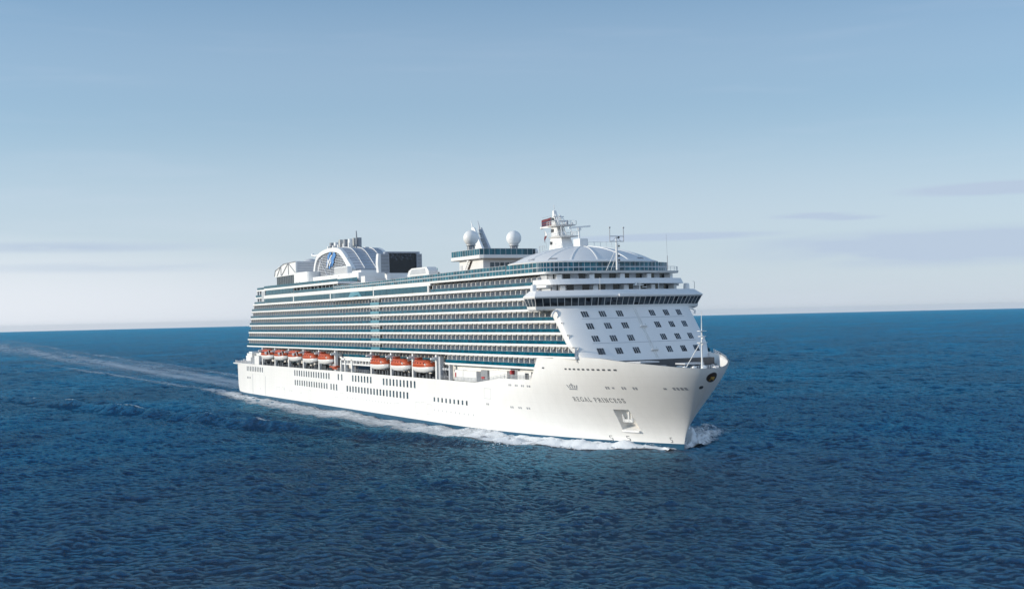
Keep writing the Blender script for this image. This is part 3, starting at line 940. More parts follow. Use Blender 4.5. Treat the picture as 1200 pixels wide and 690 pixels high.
# inclined panes and posts
lo, hi = bridge_plan(-.28, 33.52)[::-1], bridge_plan(.62, 35.38)[::-1]
posts = MB()
def pane(a0, a1, b0, b1, w=.10):
    a0, a1, b0, b1 = map(Vector, (a0, a1, b0, b1))
    n = (a1-a0).cross(b0-a0).normalized()
    if n.x < 0 and abs(n.x) > .3: n = -n
    mb = MB()
    s = (a1-a0)*w; s2 = (b1-b0)*w
    q = [a0+s, a1-s, b1-s2, b0+s2]
    mb.hexa([p+n*.0 for p in q]+[p+n*.05 for p in q])
    mb.build('bridge_window', 'bridgeglass', bridge)
for i in range(NB):
    pane(lo[i], lo[i+1], hi[i], hi[i+1])
for i in range(NB+1):
    r = .15 if i == NB//2 else .085
    posts.tube([lo[i], hi[i]], r, 4)
# wing end windows
for s in (0, NB):
    a, b = Vector(lo[s]), Vector(hi[s])
    a2, b2 = Vector(lo[NB+4 if s == 0 else NB+1]), Vector(hi[NB+4 if s == 0 else NB+1])
    for k in range(3):
        f0, f1 = k/3, (k+1)/3
        pa, pb, pc, pd = a.lerp(a2, f0), a.lerp(a2, f1), b.lerp(b2, f0), b.lerp(b2, f1)
        n = Vector((0, -1 if a.y < 0 else 1, 0))
        mb = MB(); s1 = (pb-pa)*.08
        q = [pa+s1, pb-s1, pd-s1, pc+s1]
        mb.hexa([p for p in q]+[p+n*.05 for p in q]); mb.build('bridge_window', 'bridgeglass', bridge)
        posts.tube([pb, pd], .09, 4)
separate(posts.build('window_post', 'front', bridge))
mb = MB()      # wiper gantry housing over the middle panes
loopa = [(x+1.25, y) for x, y, z in bridge_plan(.0, 0)[::-1] if -6.0 < y < .5]
ribbon(mb, loopa, 35.55, 36.15, .5)
mb.build('awning', 'white', bridge)
mb = MB()
for y in (-23.4, 23.4):
    s = 1 if y > 0 else -1
    mb.lathe([(.75, 0), (.8, .25), (.72, 1.35), (.5, 1.6), (.0, 1.62)], (283.0, y-s*1.2, 37.2), 14)
separate(mb.build('wing_locker', 'white', bridge))
mb = MB()
mb.tube([(287.2, 21.8, 37.2), (287.2, 21.8, 39.0), (286.8, 21.6, 39.2)], .06, 6)
mb.build('wing_lamp', 'grey', bridge)
mb = MB()
for y in (16.6, -16.6):
    s = 1 if y > 0 else -1
    mb.tube([(288.5, y+s*2.3, 32.5), (288.9, y+s*3.3, 32.2), (289.1, y+s*3.9, 31.6), (288.9, y+s*3.8, 31.0)], .25, 8)
separate(mb.build('bracket_crane', 'white', bridge))
mb = MB()
for y in (-8.5, 3.0, 8.2): mb.tube([(291.4, y, 37.0), (291.4, y, 40.2 if y < 0 else 39.2)], .05, 5)
separate(mb.build('whip_antenna', 'white', bridge))
mb = MB()
mb.tube([(291.6, 2.6, 37.1), (291.6, 2.6, 39.3)], .12, 6)
mb.box(291.2, 292.0, 1.0, 3.6, 38.2, 38.36); mb.box(291.4, 291.8, 1.4, 1.7, 38.3, 39.0); mb.box(291.4, 291.8, 3.4, 4.6, 37.7, 37.85); mb.box(291.3, 291.9, 2.2, 3.0, 38.6, 38.9)
mb.build('searchlight', 'white', bridge)

# ------------------------------------------------------------------ stepped suites above the bridge
def tier(name, z0, z1, xf0, xf1, xb, mat='front', hw=BEAM+.05):
    mb = MB(); mb.loft([front_loop(z0, xf0, xb, hw), front_loop(z1, xf1, xb, hw)]); return mb.build(name, mat, ship)
def tier_wall(z0, z1, xf, xb, hw):
    """recessed suite wall, glazed, with white privacy fins standing out from it"""
    mb = MB(); mb.loft([front_loop(z0, xf, xb, hw), front_loop(z1, xf, xb, hw)])
    wall = mb.build('suite_wall', 'lgrey', ship)
    c = front_curve(xf, hw, 200)
    gl = MB(); pts = []
    acc = 0
    last = c[0]; stations = [c[0]]
    for p in c[1:]:
        acc += math.dist(last, p); last = p
        if acc >= 1.9: stations.append(p); acc = 0
    for i, (a, b) in enumerate(zip(stations, stations[1:])):
        a, b = Vector(a), Vector(b)
        if i % 2 == 0:
            mb = MB(); d = (b-a).normalized(); n = Vector((-d.y, d.x))
            if n.x < 0: n = -n
            q = [a+d*.1, b-d*.1, b-d*.1+n*.05, a+d*.1+n*.05]
            mb.hexa([(p.x, p.y, z0+.05) for p in q]+[(p.x, p.y, z1-.1) for p in q]); mb.build('suite_door', 'dark', wall)
        if i % 4 == 1:
            m_ = (a+b)/2; d = (b-a).normalized(); n = Vector((-d.y, d.x))
            if n.x < 0: n = -n
            mb = MB()
            q = [m_-d*.65, m_+d*.65, m_+d*.65+n*1.5, m_-d*.65+n*1.5]
            mb.hexa([(p.x, p.y, z0) for p in q]+[(p.x, p.y, z1-.25) for p in q]); mb.build('privacy_screen', 'front', wall)
tier_wall(37.0, 38.75, 288.0, 278.8, BEAM-1.2)
tier('suite_balcony', 38.7, 40.05, 290.9, 289.7, 277.0)
tier_wall(40.04, 41.45, 286.3, 278.6, BEAM-1.2)
mb = MB()
mb.loft([front_loop(41.4, 288.3, 212, BEAM+.15), front_loop(41.95, 288.6, 212, BEAM+.2)])
mb.build('sun_deck_edge', 'white', ship)
mb = MB()
mb.prism([(41.0, -BEAM-.12), (213.0, -BEAM-.12), (213.0, BEAM+.12), (41.0, BEAM+.12)], 40.72, 41.92)
mb.build('lido_deck_edge', 'white', ship)

# ------------------------------------------------------------------ long glazed screens along the upper decks
def panes(name, xs, y, z0, z1, mat, frame=None, parent=ship, gap=.05, th=.06, bars=True):
    g, fr = MB(), MB()
    for a, b in zip(xs, xs[1:]):
        g.box(a+gap, b-gap, y-th, y+th, z0, z1)
        if bars: fr.box(a-gap, a+gap, y-th-.03, y+th+.02, z0, z1)
    o = g.build(name, mat, parent)
    if bars: fr.build('mullions', frame or 'white', o)
    return o
Y0 = -BEAM
def wband(x0, x1, z0, z1, n=None, name='window_band'):
    n = n or max(1, round((x1-x0)/5.2))
    return panes(name, list(np.linspace(x0, x1, n+1)), Y0-.02, z0, z1, 'tealwin', 'teal')
for s in (1, -1):
    mb = MB()
    mb.box(41.2, 211.3, Y0+.08, Y0+.6, 38.75, 40.73) if s == 1 else mb.box(41.2, 211.3, -Y0-.6, -Y0-.08, 38.75, 40.73)
    mb.build('lido_wall', 'white', ship)
wband(41.3, 80.2, 38.9, 40.62, 12); wband(81.4, 123.2, 38.9, 40.62, 14); wband(124.4, 126.2, 38.9, 40.62, 1); wband(166.8, 210.6, 38.95, 40.75, 8)
mb = MB()
for x in (80.8, 123.8, 166.2, 211.2): mb.box(x-.5, x+.5, Y0-.10, Y0+.4, 38.72, 40.74)
separate(mb.build('pilaster', 'white', ship))
# glass walkway bulging from the side
walk = bpy.data.objects.new('glass_walkway', None); link(walk, ship)
arc = [(126.3, Y0-.1), (131, Y0-.75), (137, Y0-1.12), (141.5, Y0-1.14), (146, Y0-1.15), (150.5, Y0-1.15), (155, Y0-1.12), (161, Y0-.75), (166.0, Y0-.1)]
g = MB(); ribbon(g, arc, 38.85, 40.62, .06, gap=.06); g.build('walkway_glass', 'tealwin', walk)
g = MB(); ribbon(g, arc, 40.63, 41.88, .25); g.build('walkway_roof', 'white', walk)
g = MB()
g.hexa([(145.4, Y0-1.22, 38.9), (158.0, Y0-1.1, 38.9), (158.0, Y0-1.02, 38.9), (145.4, Y0-1.14, 38.9), (148.0, Y0-1.22, 40.6), (155.2, Y0-1.18, 40.6), (155.2, Y0-1.1, 40.6), (148.0, Y0-1.14, 40.6)])
g.build('bright_pane', 'lightglass', walk)

# upper band aft, open promenade under it forward of that
mb = MB(); mb.box(43.6, 80.5, Y0+.08, Y0+.6, 41.93, 44.0); mb.box(43.6, 80.5, -Y0-.6, -Y0-.08, 41.93, 44.0); mb.build('lounge_wall', 'white', ship)
wband(43.8, 80.4, 42.05, 43.9, 8)
mb = MB(); mb.prism([(41.0, Y0-.1), (132.0, Y0-.1), (132.0, -Y0+.1), (41.0, -Y0+.1)], 43.95, 44.75); mb.build('sports_deck_edge', 'white', ship)
panes('glass_screen', list(np.arange(41.2, 132, 1.5)), Y0+.0, 44.76, 45.75, 'teal', bars=False)
panes('glass_screen', list(np.arange(81.5, 127, 1.5)), Y0+.0, 41.93, 42.95, 'teal', bars=False)
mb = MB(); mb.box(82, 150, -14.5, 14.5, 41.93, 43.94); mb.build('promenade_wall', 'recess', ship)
mb = MB()
rng = random.Random(3)
x = 83.0
while x < 127:
    w = rng.uniform(.5, 2.2); mb.box(x, x+w, -17.6, -16.2, 41.95, 42.9+rng.uniform(.1, .9)); x += w+rng.uniform(.3, 1.4)
mb.build('deck_loungers', 'dgrey', ship, kind='stuff')
mb = MB()
for x in np.arange(84, 132, 4.2): mb.box(x-.12, x+.12, Y0+.3, Y0+.55, 41.93, 43.95)
mb.build('promenade_posts', 'white', ship, kind='stuff')
# double row of wind screens, rising a little towards the bow
def zt(x): return float(np.interp(x, [126, 168, 212, 250, 270], [43.3, 43.45, 43.9, 44.25, 44.3]))
lo_, up_, rl = MB(), MB(), MB()
xs = list(np.arange(127, 262, 1.9))
for a, b in zip(xs, xs[1:]):
    ta, tb = zt(a), zt(b); ma, mb_ = 41.97+(ta-41.97)*.46, 41.97+(tb-41.97)*.46
    def slab(m_, za, zb, zc, zd, y=Y0+.05, th=.05, g=.06):
        m_.hexa([(a+g, y-th, za), (b-g, y-th, zb), (b-g, y+th, zb), (a+g, y+th, za), (a+g, y-th, zc), (b-g, y-th, zd), (b-g, y+th, zd), (a+g, y+th, zc)])
    slab(lo_, 41.97, 41.97, ma, mb_); slab(up_, ma+.26, mb_+.26, ta, tb)
    slab(rl, ma, mb_, ma+.26, mb_+.26, th=.10, g=0); slab(rl, ta, tb, ta+.08, tb+.08, th=.08, g=0)
    rl.box(a-.06, a+.06, Y0-.02, Y0+.12, 41.97, ta)
ws = lo_.build('wind_screen', 'tealtop', ship); up_.build('screen_panes', 'tealtop', ws); rl.build('screen_rails', 'lgrey', ws)
mb = MB(); mb.box(132.2, 262, -15.0, 15.0, 41.93, 42.6); mb.build('pool_deck', 'teak', ship)

# ------------------------------------------------------------------ observation lounge and domed roof forward
def ring_ribbon(mb, curve, z0, z1, th, gap=0.0): ribbon(mb, curve, z0, z1, th, gap=gap)
curve = front_curve(283.9, BEAM-.2, 36)
side = [(262+i*(curve[-1][0]-262)/8, -(BEAM-.2)) for i in range(8)]
fullc = [(x, -y) for x, y in side]+curve+side[::-1]
lounge = bpy.data.objects.new('observation_lounge', None); link(lounge, ship)
g = MB(); ribbon(g, fullc, 42.0, 42.95, .08, gap=.05); ribbon(g, fullc, 43.2, 44.3, .08, gap=.05); g.build('lounge_glass', 'tealtop', lounge)
g = MB(); ribbon(g, fullc, 42.95, 43.2, .16)
for x, y in fullc: g.box(x-.07, x+.07, y-.07, y+.07, 42.0, 44.3)
g.build('lounge_frame', 'lgrey', lounge)
c2 = front_curve(283.2, BEAM-.8, 24)
g = MB(); g.prism([(262, BEAM-.8)][::-1]+[(262, -(BEAM-.8))]+c2[::-1], 42.0, 44.28); g.build('lounge_core', 'black', lounge)
g = MB()
g.tube([(288.3+0, y, 42.9) for y in (12.2, 14.5)], .05, 5)
railc = [p for p in front_curve(288.2, BEAM+.1, 40) if p[1] > 9]
g.tube([(x, y, 43.0) for x, y in railc], .05, 5); g.tube([(x, y, 42.5) for x, y in railc], .035, 5)
for x, y in railc[::2]: g.tube([(x, y, 41.95), (x, y, 43.0)], .045, 5)
g.build('lounge_railing', 'lgrey', lounge)

DC, DA, DB_ = (268.6, 0.0), 15.9, 18.9
def dome_pt(u, a, z0=44.35, h=4.6, grow=1.0):
    """u: 0 rim .. 1 crown"""
    rho = math.cos(u*math.pi/2)
    e = 2/2.3
    ca, sa = math.cos(a), math.sin(a)
    x = DC[0]+DA*grow*rho*math.copysign(abs(ca)**e, ca)
    y = DC[1]+DB_*grow*rho*math.copysign(abs(sa)**e, sa)
    z = z0+h*(1-rho**1.9)**.80
    return (x, y, z)
N = 72
dome = MB()
dome.loft([[dome_pt(u, 2*math.pi*k/N)[:2]+(dome_pt(u, 0)[2],) for k in range(N)] for u in list(np.linspace(0, .96, 22))], smooth=True)
dm = dome.build('domed_roof', 'front', ship)
g = MB()
g.loft([[dome_pt(0, 2*math.pi*k/N, grow=s)[:2]+(z,) for k in range(N)] for s, z in ((1.0, 44.25), (1.03, 44.3), (1.035, 44.62), (.985, 44.95))], cap=(True, False))
g.build('roof_rim', 'white', dm)
for k in range(16):
    a = 2*math.pi*(k+.5)/16
    g = MB()
    pts = [dome_pt(u, a) for u in np.linspace(.05, .93, 16)]
    for p, q_ in zip(pts, pts[1:]):
        p, q_ = Vector(p), Vector(q_); d = (q_-p).normalized()
        s = d.cross(Vector((0, 0, 1))).normalized()*.16; n = s.cross(d).normalized()*.12
        if n.z < 0: n = -n
        g.hexa([p-s-n, p+s-n, q_+s-n, q_-s-n, p-s+n, p+s+n, q_+s+n, q_-s+n])
    g.build('roof_rib', 'white', dm)
for k, a in enumerate((-2.0, -1.35, -.9, .5)):
    g = MB()
    pts = [dome_pt(u, a+da) for u, da in ((.22, -.07), (.22, .07), (.27, .07), (.27, -.07))]
    g.hexa([Vector(p)-Vector((0, 0, .05)) for p in pts]+[Vector(p)+Vector((0, 0, .12)) for p in pts]); g.build('roof_hatch', 'grey', dm)

# ------------------------------------------------------------------ main mast on the dome
mast = bpy.data.objects.new('radar_mast', None); link(mast, ship)
mb = MB()
def taper(mb, xa0, xa1, ya, z0, xb0, xb1, yb, z1, mi=0):
    mb.hexa([(xa0, -ya, z0), (xa1, -ya, z0), (xa1, ya, z0), (xa0, ya, z0), (xb0, -yb, z1), (xb1, -yb, z1), (xb1, yb, z1), (xb0, yb, z1)], mi)
taper(mb, 253.6, 261.6, 1.9, 48.2, 253.9, 259.8, 1.4, 51.95)
taper(mb, 253.9, 257.6, 1.2, 51.9, 253.6, 256.4, .95, 55.0)
taper(mb, 253.6, 255.8, .85, 54.9, 253.3, 254.2, .35, 59.5)
mb.tube([(253.8, 0, 59.4), (253.7, 0, 61.0)], .10, 6)
mb.build('mast_tower', 'front', mast)
for z, x0, x1, y in ((51.95, 253.4, 262.6, 3.0), (55.0, 253.0, 261.0, 3.2)):
    mb = MB()
    mb.loft([[(x0+.4, -y*.5, z), (x1-1.2, -y+.4, z), (x1-.4, 0, z), (x1-1.2, y-.4, z), (x0+.4, y*.5, z)], [(x0, -y*.6, z+.35), (x1-1, -y, z+.35), (x1, 0, z+.35), (x1-1, y, z+.35), (x0, y*.6, z+.35)]])
    pl = mb.build('mast_platform', 'front', mast)
    mb = MB()
    edge = [(x0, -y*.6), (x1-1, -y), (x1, 0), (x1-1, y), (x0, y*.6)]
    mb.tube([(a, b, z+1.35) for a, b in edge], .05, 5); mb.tube([(a, b, z+.85) for a, b in edge], .035, 5)
    for (a, b), (c_, d_) in zip(edge, edge[1:]):
        for t in (0, .33, .66, 1): mb.tube([(a+(c_-a)*t, b+(d_-b)*t, z+.3), (a+(c_-a)*t, b+(d_-b)*t, z+1.35)], .045, 4)
    mb.build('platform_railing', 'white', pl)
mb = MB()
for (a, b) in (((258.2, 1.2, 52.3), (255.2, .8, 58.0)), ((258.2, -1.2, 52.3), (255.2, -.8, 58.0)), ((260.5, -1.6, 52.3), (259.8, -1.4, 55)), ((260.5, 1.6, 52.3), (259.8, 1.4, 55)), ((259.6, -2.0, 55.3), (259.6, -2.0, 57.6)), ((258.8, 1.4, 55.3), (255.4, .6, 58.4)), ((258.8, -1.4, 55.3), (255.4, -.6, 58.4))):
    mb.tube([a, b], .13, 6)
for i in range(5):
    z = 53+i*1.05; mb.tube([(257.6-i*.45, -1.1, z), (257.6-i*.45, 1.1, z)], .08, 5)
mb.build('mast_struts', 'front', mast)
mb = MB()
mb.box(256.6, 257.3, -2.2, 2.2, 56.3, 56.6); mb.lathe([(.25, 0), (.2, .4), (0, .5)], (260.4, 1.6, 55.35), 10); mb.lathe([(.5, 0), (.55, .5), (.35, .95), (0, 1.05)], (260.0, -.9, 52.3), 12)
mb.lathe([(.4, 0), (.45, .4), (.25, .8), (0, .9)], (259.4, .6, 55.35), 12)
mb.box(255.8, 256.2, -1.6, 1.6, 57.6, 57.8)
separate(mb.build('scanner', 'lgrey', mast))
mb = MB()
for z in (57.0, 54.0, 50.6):
    mb.box(253.8, 254.5, -1.56 if z < 52 else -1.2, -1.4 if z < 52 else -.9, z-.5, z+.5)
    mb.box(254.7, 255.1, -2.05 if z < 52 else -1.3, -1.4 if z < 52 else -.9, z-.4, z+.4)
separate(mb.build('mast_light', 'dgrey', mast))
mb = MB()      # yard reaching aft, with the halyards
mb.hexa([(246.6, -.25, 55.15), (254, -.5, 54.9), (254, .5, 54.9), (246.6, .25, 55.15), (246.6, -.25, 55.5), (254, -.5, 55.7), (254, .5, 55.7), (246.6, .25, 55.5)])
mb.lathe([(0, -.5), (.4, -.3), (.45, 0), (.3, .35), (0, .45)], (246.3, 0, 55.35), 12)
mb.tube([(246.4, 0, 55.6), (246.2, 0, 58.2)], .04, 5)
mb.build('signal_yard', 'white', mast)
mb = MB(); mb.tube([(247.6, 0, 55.2), (249.0, 0, 49.5)], .03, 4); mb.tube([(246.3, 0, 58.0), (253.4, 0, 58.3)], .025, 4); mb.build('halyard', 'grey', mast)

def waving(name, x0, z0, L, H, bands, label, cat, slant=0.0, y=0.0, taper_=0.0):
    mb = MB(); nx, nz = 14, len(bands)
    for j, col in enumerate(bands):
        loops = []
        for i in range(nx+1):
            t = i/nx
            sh = 1-taper_*t
            zz0, zz1 = z0+H*(j/nz-.5)*sh+slant*t, z0+H*((j+1)/nz-.5)*sh+slant*t
            yy = y+.35*math.sin(t*7)*t; xx = x0-L*t
            loops.append([(xx, yy-.02, zz0), (xx, yy+.02, zz0), (xx, yy+.02, zz1), (xx, yy-.02, zz1)])
        mb.loft(loops, col)
    o = mb.build(name, ['fred', 'navy', 'wcloth'], None)
    tag(o, label, cat); return o
waving('ensign_flag', 252.0, 56.8, 6.2, 2.1, [0, 1, 0, 1, 0, 0], 'dark red and navy flag streaming aft above the yard of the ship mast', 'flag', -.55)
# pennant: white hoist, red tip, drooping from the halyard
mb = MB()
for a, b, col in ((0, .45, 2), (.45, 1.0, 0)):
    lp = []
    for i in range(6):
        t = a+(b-a)*i/5; w = .15+1.35*math.sin(min(1, t*1.2)*math.pi)**.8*(.35+.65*t)
        x, z = 248.0+.5*t+.25*math.sin(t*5), 54.5-3.3*t
        lp.append([(x-w*.5, .15*math.sin(t*6)-.02, z), (x+w*.5, .25*math.sin(t*5)-.02, z), (x+w*.5, .25*math.sin(t*5)+.02, z), (x-w*.5, .15*math.sin(t*6)+.02, z)])
    mb.loft(lp, col)
tag(mb.build('signal_pennant', ['fred', 'navy', 'wcloth'], None), 'small white and red pennant drooping on the halyard below the mast yard', 'flag')

# equipment round the mast
mb = MB(); mb.box(266.0, 269.4, -1.2, 1.2, 48.3, 51.0); mb.box(269.41, 269.5, -.6, .9, 49.2, 50.6); mb.build('equipment_house', 'front', ship)
sc_ = MB(); sc_.tube([(267.0, 0, 51.0), (267.0, 0, 53.4)], .22, 8); sc_.box(266.6, 267.4, -.4, .4, 53.3, 53.9)
so = sc_.build('radar_pedestal', 'front', ship)
mb = MB(); mb.hexa([(265.9, -2.7, 53.75), (266.3, -2.7, 53.75), (268.3, 2.7, 54.1), (267.9, 2.7, 54.1), (265.9, -2.7, 54.15), (266.3, -2.7, 54.15), (268.3, 2.7, 54.5), (267.9, 2.7, 54.5)]); mb.build('radar_bar', 'white', so)
mb = MB()
rail = [(251+ i*1.6, -3.5+.0*i) for i in range(14)]
for x, y in [(248.5, -2), (249.6, -2.4), (251, -2.4), (252.2, -2.4), (268, 2.0), (269.5, 3), (271, 4), (272.2, 5), (273.2, 6), (262.5, -2.8), (260, -3.2), (258, -3.3)]:
    mb.tube([(x, y, 48.6), (x, y, 50.2)], .05, 4)
mb.tube([(248.5, -2, 50.1), (252.2, -2.4, 50.1)], .04, 4); mb.tube([(258, -3.3, 50.1), (262.5, -2.8, 50.1)], .04, 4); mb.tube([(268, 2, 50.1), (273.2, 6, 49.9)], .04, 4)
mb.build('crown_railing', 'lgrey', ship)

# U-shaped aerial mast forward of the lounge
aer = bpy.data.objects.new('aerial_mast', None); link(aer, ship)
mb = MB(); mb.tube([(290.5, -3, 42.0), (290.5, -3, 47.0), (290.5, -3, 50.2)], .32, 10, r1=.18)
for i in range(6): mb.box(290.2, 290.8, -2.7, -2.35, 43.2+i*1.0, 43.33+i*1.0)
mb.tube([(289.0, -5.2, 42), (290.4, -3.2, 47.0)], .08, 6); mb.tube([(288.6, -3.6, 42), (290.4, -3.1, 46)], .07, 6)
mb.build('mast_pole', 'front', aer)
mb = MB()
for z in (48.95, 50.2): mb.tube([(290.5, -5.0, z), (290.5, -.95, z)], .10, 6)
for y in (-4.9, -1.0): mb.tube([(290.5, y, 48.9), (290.5, y, 52.2)], .11, 6); mb.lathe([(.15, 0), (.24, .12), (.24, .4), (0, .45)], (290.5, y, 52.1), 10)
mb.tube([(290.5, -4.2, 49.0), (290.5, -3, 50.1), (290.5, -1.8, 49.0)], .07, 6)
mb.build('aerial_frame', 'lgrey', aer)
mb = MB()
for z in (49.7, 47.6, 45.2, 44.2): mb.box(290.6, 291.0, -2.7, -2.4, z, z+.4)
separate(mb.build('navigation_light', 'dgrey', aer))
mb = MB(); mb.tube([(289.0, 12.6, 42), (289.0, 12.6, 45.6)], .09, 5); mb.tube([(289, 12.6, 45.5), (288.9, 12.5, 51.0)], .028, 4); mb.build('whip_antenna', 'grey', ship)

# ------------------------------------------------------------------ deck house with the two radomes
house = bpy.data.objects.new('deck_house', None); link(house, ship)
mb = MB(); mb.box(208.6, 225.0, -7.85, 15.0, 41.95, 48.1); mb.box(207.0, 208.7, -6, 12, 41.95, 46.2); mb.build('house_wall', 'front', house)
for y in np.arange(-5.0, 9.0, 1.62):
    mb = MB(); mb.box(224.95, 225.05, y-.66, y+.66, 44.2, 46.9); mb.build('house_window', 'hullwin', house)
mb = MB()
plat = [(203.6, -8.2), (206.5, -9.6), (226.3, -9.6), (227.0, -8.6), (227.0, 7.4), (225.6, 9.6), (206.5, 9.6), (203.6, 8.2)]
mb.prism(plat, 48.08, 49.05); mb.build('platform_edge', 'white', house)
path = []
ring = plat+[plat[0]]
for (xa, ya), (xb, yb) in zip(ring, ring[1:]):
    n = max(1, round(math.dist((xa, ya), (xb, yb))/1.7))
    for i in range(n): path.append((xa+(xb-xa)*i/n, ya+(yb-ya)*i/n))
path.append(ring[0])
path = [(215+(x-215)*.985, y*.985) for x, y in path]
g = MB(); ribbon(g, path, 49.06, 50.75, .06, gap=.07); g.build('platform_glass', 'tealtop', house)
g = MB(); ribbon(g, path, 50.75, 50.85, .10)
for x, y in path: g.box(x-.06, x+.06, y-.06, y+.06, 49.05, 50.8)
g.build('platform_rail', 'lgrey', house)
mb = MB()
for i in range(11):
    x = 211.2+i*.5; z = 42.4+i*.52
    mb.box(x, x+.6, -8.75, -7.9, z, z+.12)
mb.hexa([(211.0, -8.9, 42.0), (211.9, -8.9, 42.0), (217.3, -8.9, 48.0), (216.4, -8.9, 48.0), (211.0, -8.75, 42.0), (211.9, -8.75, 42.0), (217.3, -8.75, 48.0), (216.4, -8.75, 48.0)])
mb.build('stairway', 'white', house)
mb = MB(); mb.hexa([(212.2, -7.95, 43.0), (213.6, -7.95, 43.0), (217.9, -7.95, 47.6), (216.6, -7.95, 47.6), (212.2, -7.87, 43.0), (213.6, -7.87, 43.0), (217.9, -7.87, 47.6), (216.6, -7.87, 47.6)]); mb.build('stair_shade', 'ebrown', house)
mb = MB(); mb.box(209.4, 211.0, -7.92, -7.8, 44.0, 46.6); mb.box(218.8, 220.2, -7.92, -7.8, 42.2, 44.6); separate(mb.build('house_door', 'lgrey', house))
for y in (-7.05, 7.05):
    mb = MB()
    prof = [(1.25, -2.1), (1.3, -1.75)]+[(2.24*math.sin(a), -2.24*math.cos(a)) for a in np.linspace(.68, math.pi-.001, 22)]
    mb.lathe(prof, (215.3, y, 54.55), 40)
    rd = mb.build('radome', 'white', ship)
    mb = MB(); mb.lathe([(.95, 0), (.95, 2.2)], (215.3, y, 50.3), 16); mb.lathe([(1.5, 0), (1.5, .22)], (215.3, y, 52.2), 20)
    for k in range(6):
        a = k*math.pi/3; mb.tube([(215.3+1.3*math.cos(a), y+1.3*math.sin(a), 49.1), (215.3+1.0*math.cos(a), y+1.0*math.sin(a), 52.3)], .10, 5)
    mb.build('radome_stand', 'grey', rd)
mb = MB()     # raked twin fins between the radomes, the port one's shade put into its colour
for y, mi in ((.4, 0), (2.7, 1)):
    mb.hexa([(204.6, y-.45, 49.0), (210.4, y-.45, 49.0), (210.4, y+.45, 49.0), (204.6, y+.45, 49.0), (200.0, y-.2, 58.6), (202.2, y-.2, 58.6), (202.2, y+.2, 58.6), (200.0, y+.2, 58.6)], mi)
    mb.tube([(200.9, y, 58.4), (199.6, y, 60.9)], .28, 6, mi=mi, r1=.08)
for k in range(5): mb.box(203.8-k*.7, 206.8-k*1.1, 0.5, 2.6, 50.4+k*1.6, 50.55+k*1.6)
mb.build('raked_fin', ['white', 'louvre'], house)
mb = MB(); mb.lathe([(.35, 0), (.5, .4), (.45, 1.2), (.2, 1.6), (0, 1.65)], (226.6, 8.6, 49.1), 12); mb.build('life_raft_canister', 'white', house)

# sheltered glass on the pool deck and the rounded pod at the rail
panes('pool_screen', list(np.arange(182.0, 200.0, 2.5)), -11.0, 42.6, 46.4, 'lightglass', 'lgrey')
mb = MB(); mb.box(190, 194, -10, -8, 43, 45.4); mb.box(196, 200, -9.6, -8, 42.6, 44.9); mb.build('pool_bar', 'dgrey', ship)
mb = MB()
pr = [(188.2, 44.2), (205.4, 44.2), (205.2, 45.4), (203.6, 46.6), (192.0, 46.6), (189.6, 45.9)]
mb.loft([[(x, -16.4, z) for x, z in pr], [(x, -13.4, z) for x, z in pr]])
pod = mb.build('cabana_pod', 'white', ship)
mb = MB(); mb.hexa([(190.6, -16.5, 44.7), (202.8, -16.5, 44.7), (202.8, -16.38, 44.7), (190.6, -16.38, 44.7), (192.2, -16.5, 46.2), (202.4, -16.5, 46.2), (202.4, -16.38, 46.2), (192.2, -16.38, 46.2)]); mb.build('pod_panel', 'lgrey', pod)

# ------------------------------------------------------------------ outdoor film screen
film = bpy.data.objects.new('film_screen', None); link(film, ship)
mb = MB(); mb.box(142.6, 143.8, -6.4, 6.6, 47.0, 54.3); mb.box(143.8, 144.1, -6.2, 6.4, 53.9, 54.4); mb.build('screen_case', 'louvre', film)
mb = MB(); mb.box(143.81, 144.05, -5.0, 5.0, 47.2, 53.85); sp_ = mb.build('screen_panel', 'screen', film)
# pale reflections of deck and sky seen as shapes on the glossy panel are left to the renderer; the picture on it is a grey seascape
mb = MB()
rng = random.Random(11)
for i in range(26):
    y = -4.0+i*.29; z = 52.6+.5*math.sin(i*.9)+rng.uniform(-.5, .5); s = rng.uniform(.15, .5)
    mb.box(144.052, 144.07, y-s*.8, y+s*.8, z-s, z+s*.7)
mb.build('screen_picture', 'picture', sp_)
for s in (-1, 1):
    mb = MB()
    y0, y1 = (5.15, 6.9) if s > 0 else (-8.3, -5.2)
    mb.box(143.0, 145.0, y0, y1, 47.2, 53.6); sk = mb.build('speaker_cabinet', 'louvre', film)
    mb = MB()
    for k in range(5): mb.box(144.95, 145.03, y0+.2, y1-.2, 47.5+k*1.2, 48.5+k*1.2)
    mb.build('speaker_grille', 'grey', sk)
    if s < 0:
        mb = MB(); mb.loft([[(143.2, -9.2, 47.2), (145.2, -9.2, 47.2), (145.2, -8.35, 47.2), (143.2, -8.35, 47.2)], [(143.2, -9.5, 50.4), (145.2, -9.5, 50.4), (145.2, -8.35, 50.4), (143.2, -8.35, 50.4)], [(143.2, -9.2, 53.6), (145.2, -9.2, 53.6), (145.2, -8.35, 53.6), (143.2, -8.35, 53.6)]])
        mb.build('speaker_column', 'white', film)
mb = MB()
for y in (-6.0, 2.6): mb.box(142.6, 144.6, y, y+1.2, 41.9, 47.1)
separate(mb.build('screen_post', 'white', film))
mb = MB(); mb.box(138, 142, -13, -9, 42, 46.2); mb.box(132, 141.5, -11, 12, 41.94, 45.4); mb.build('screen_base', 'front', ship)

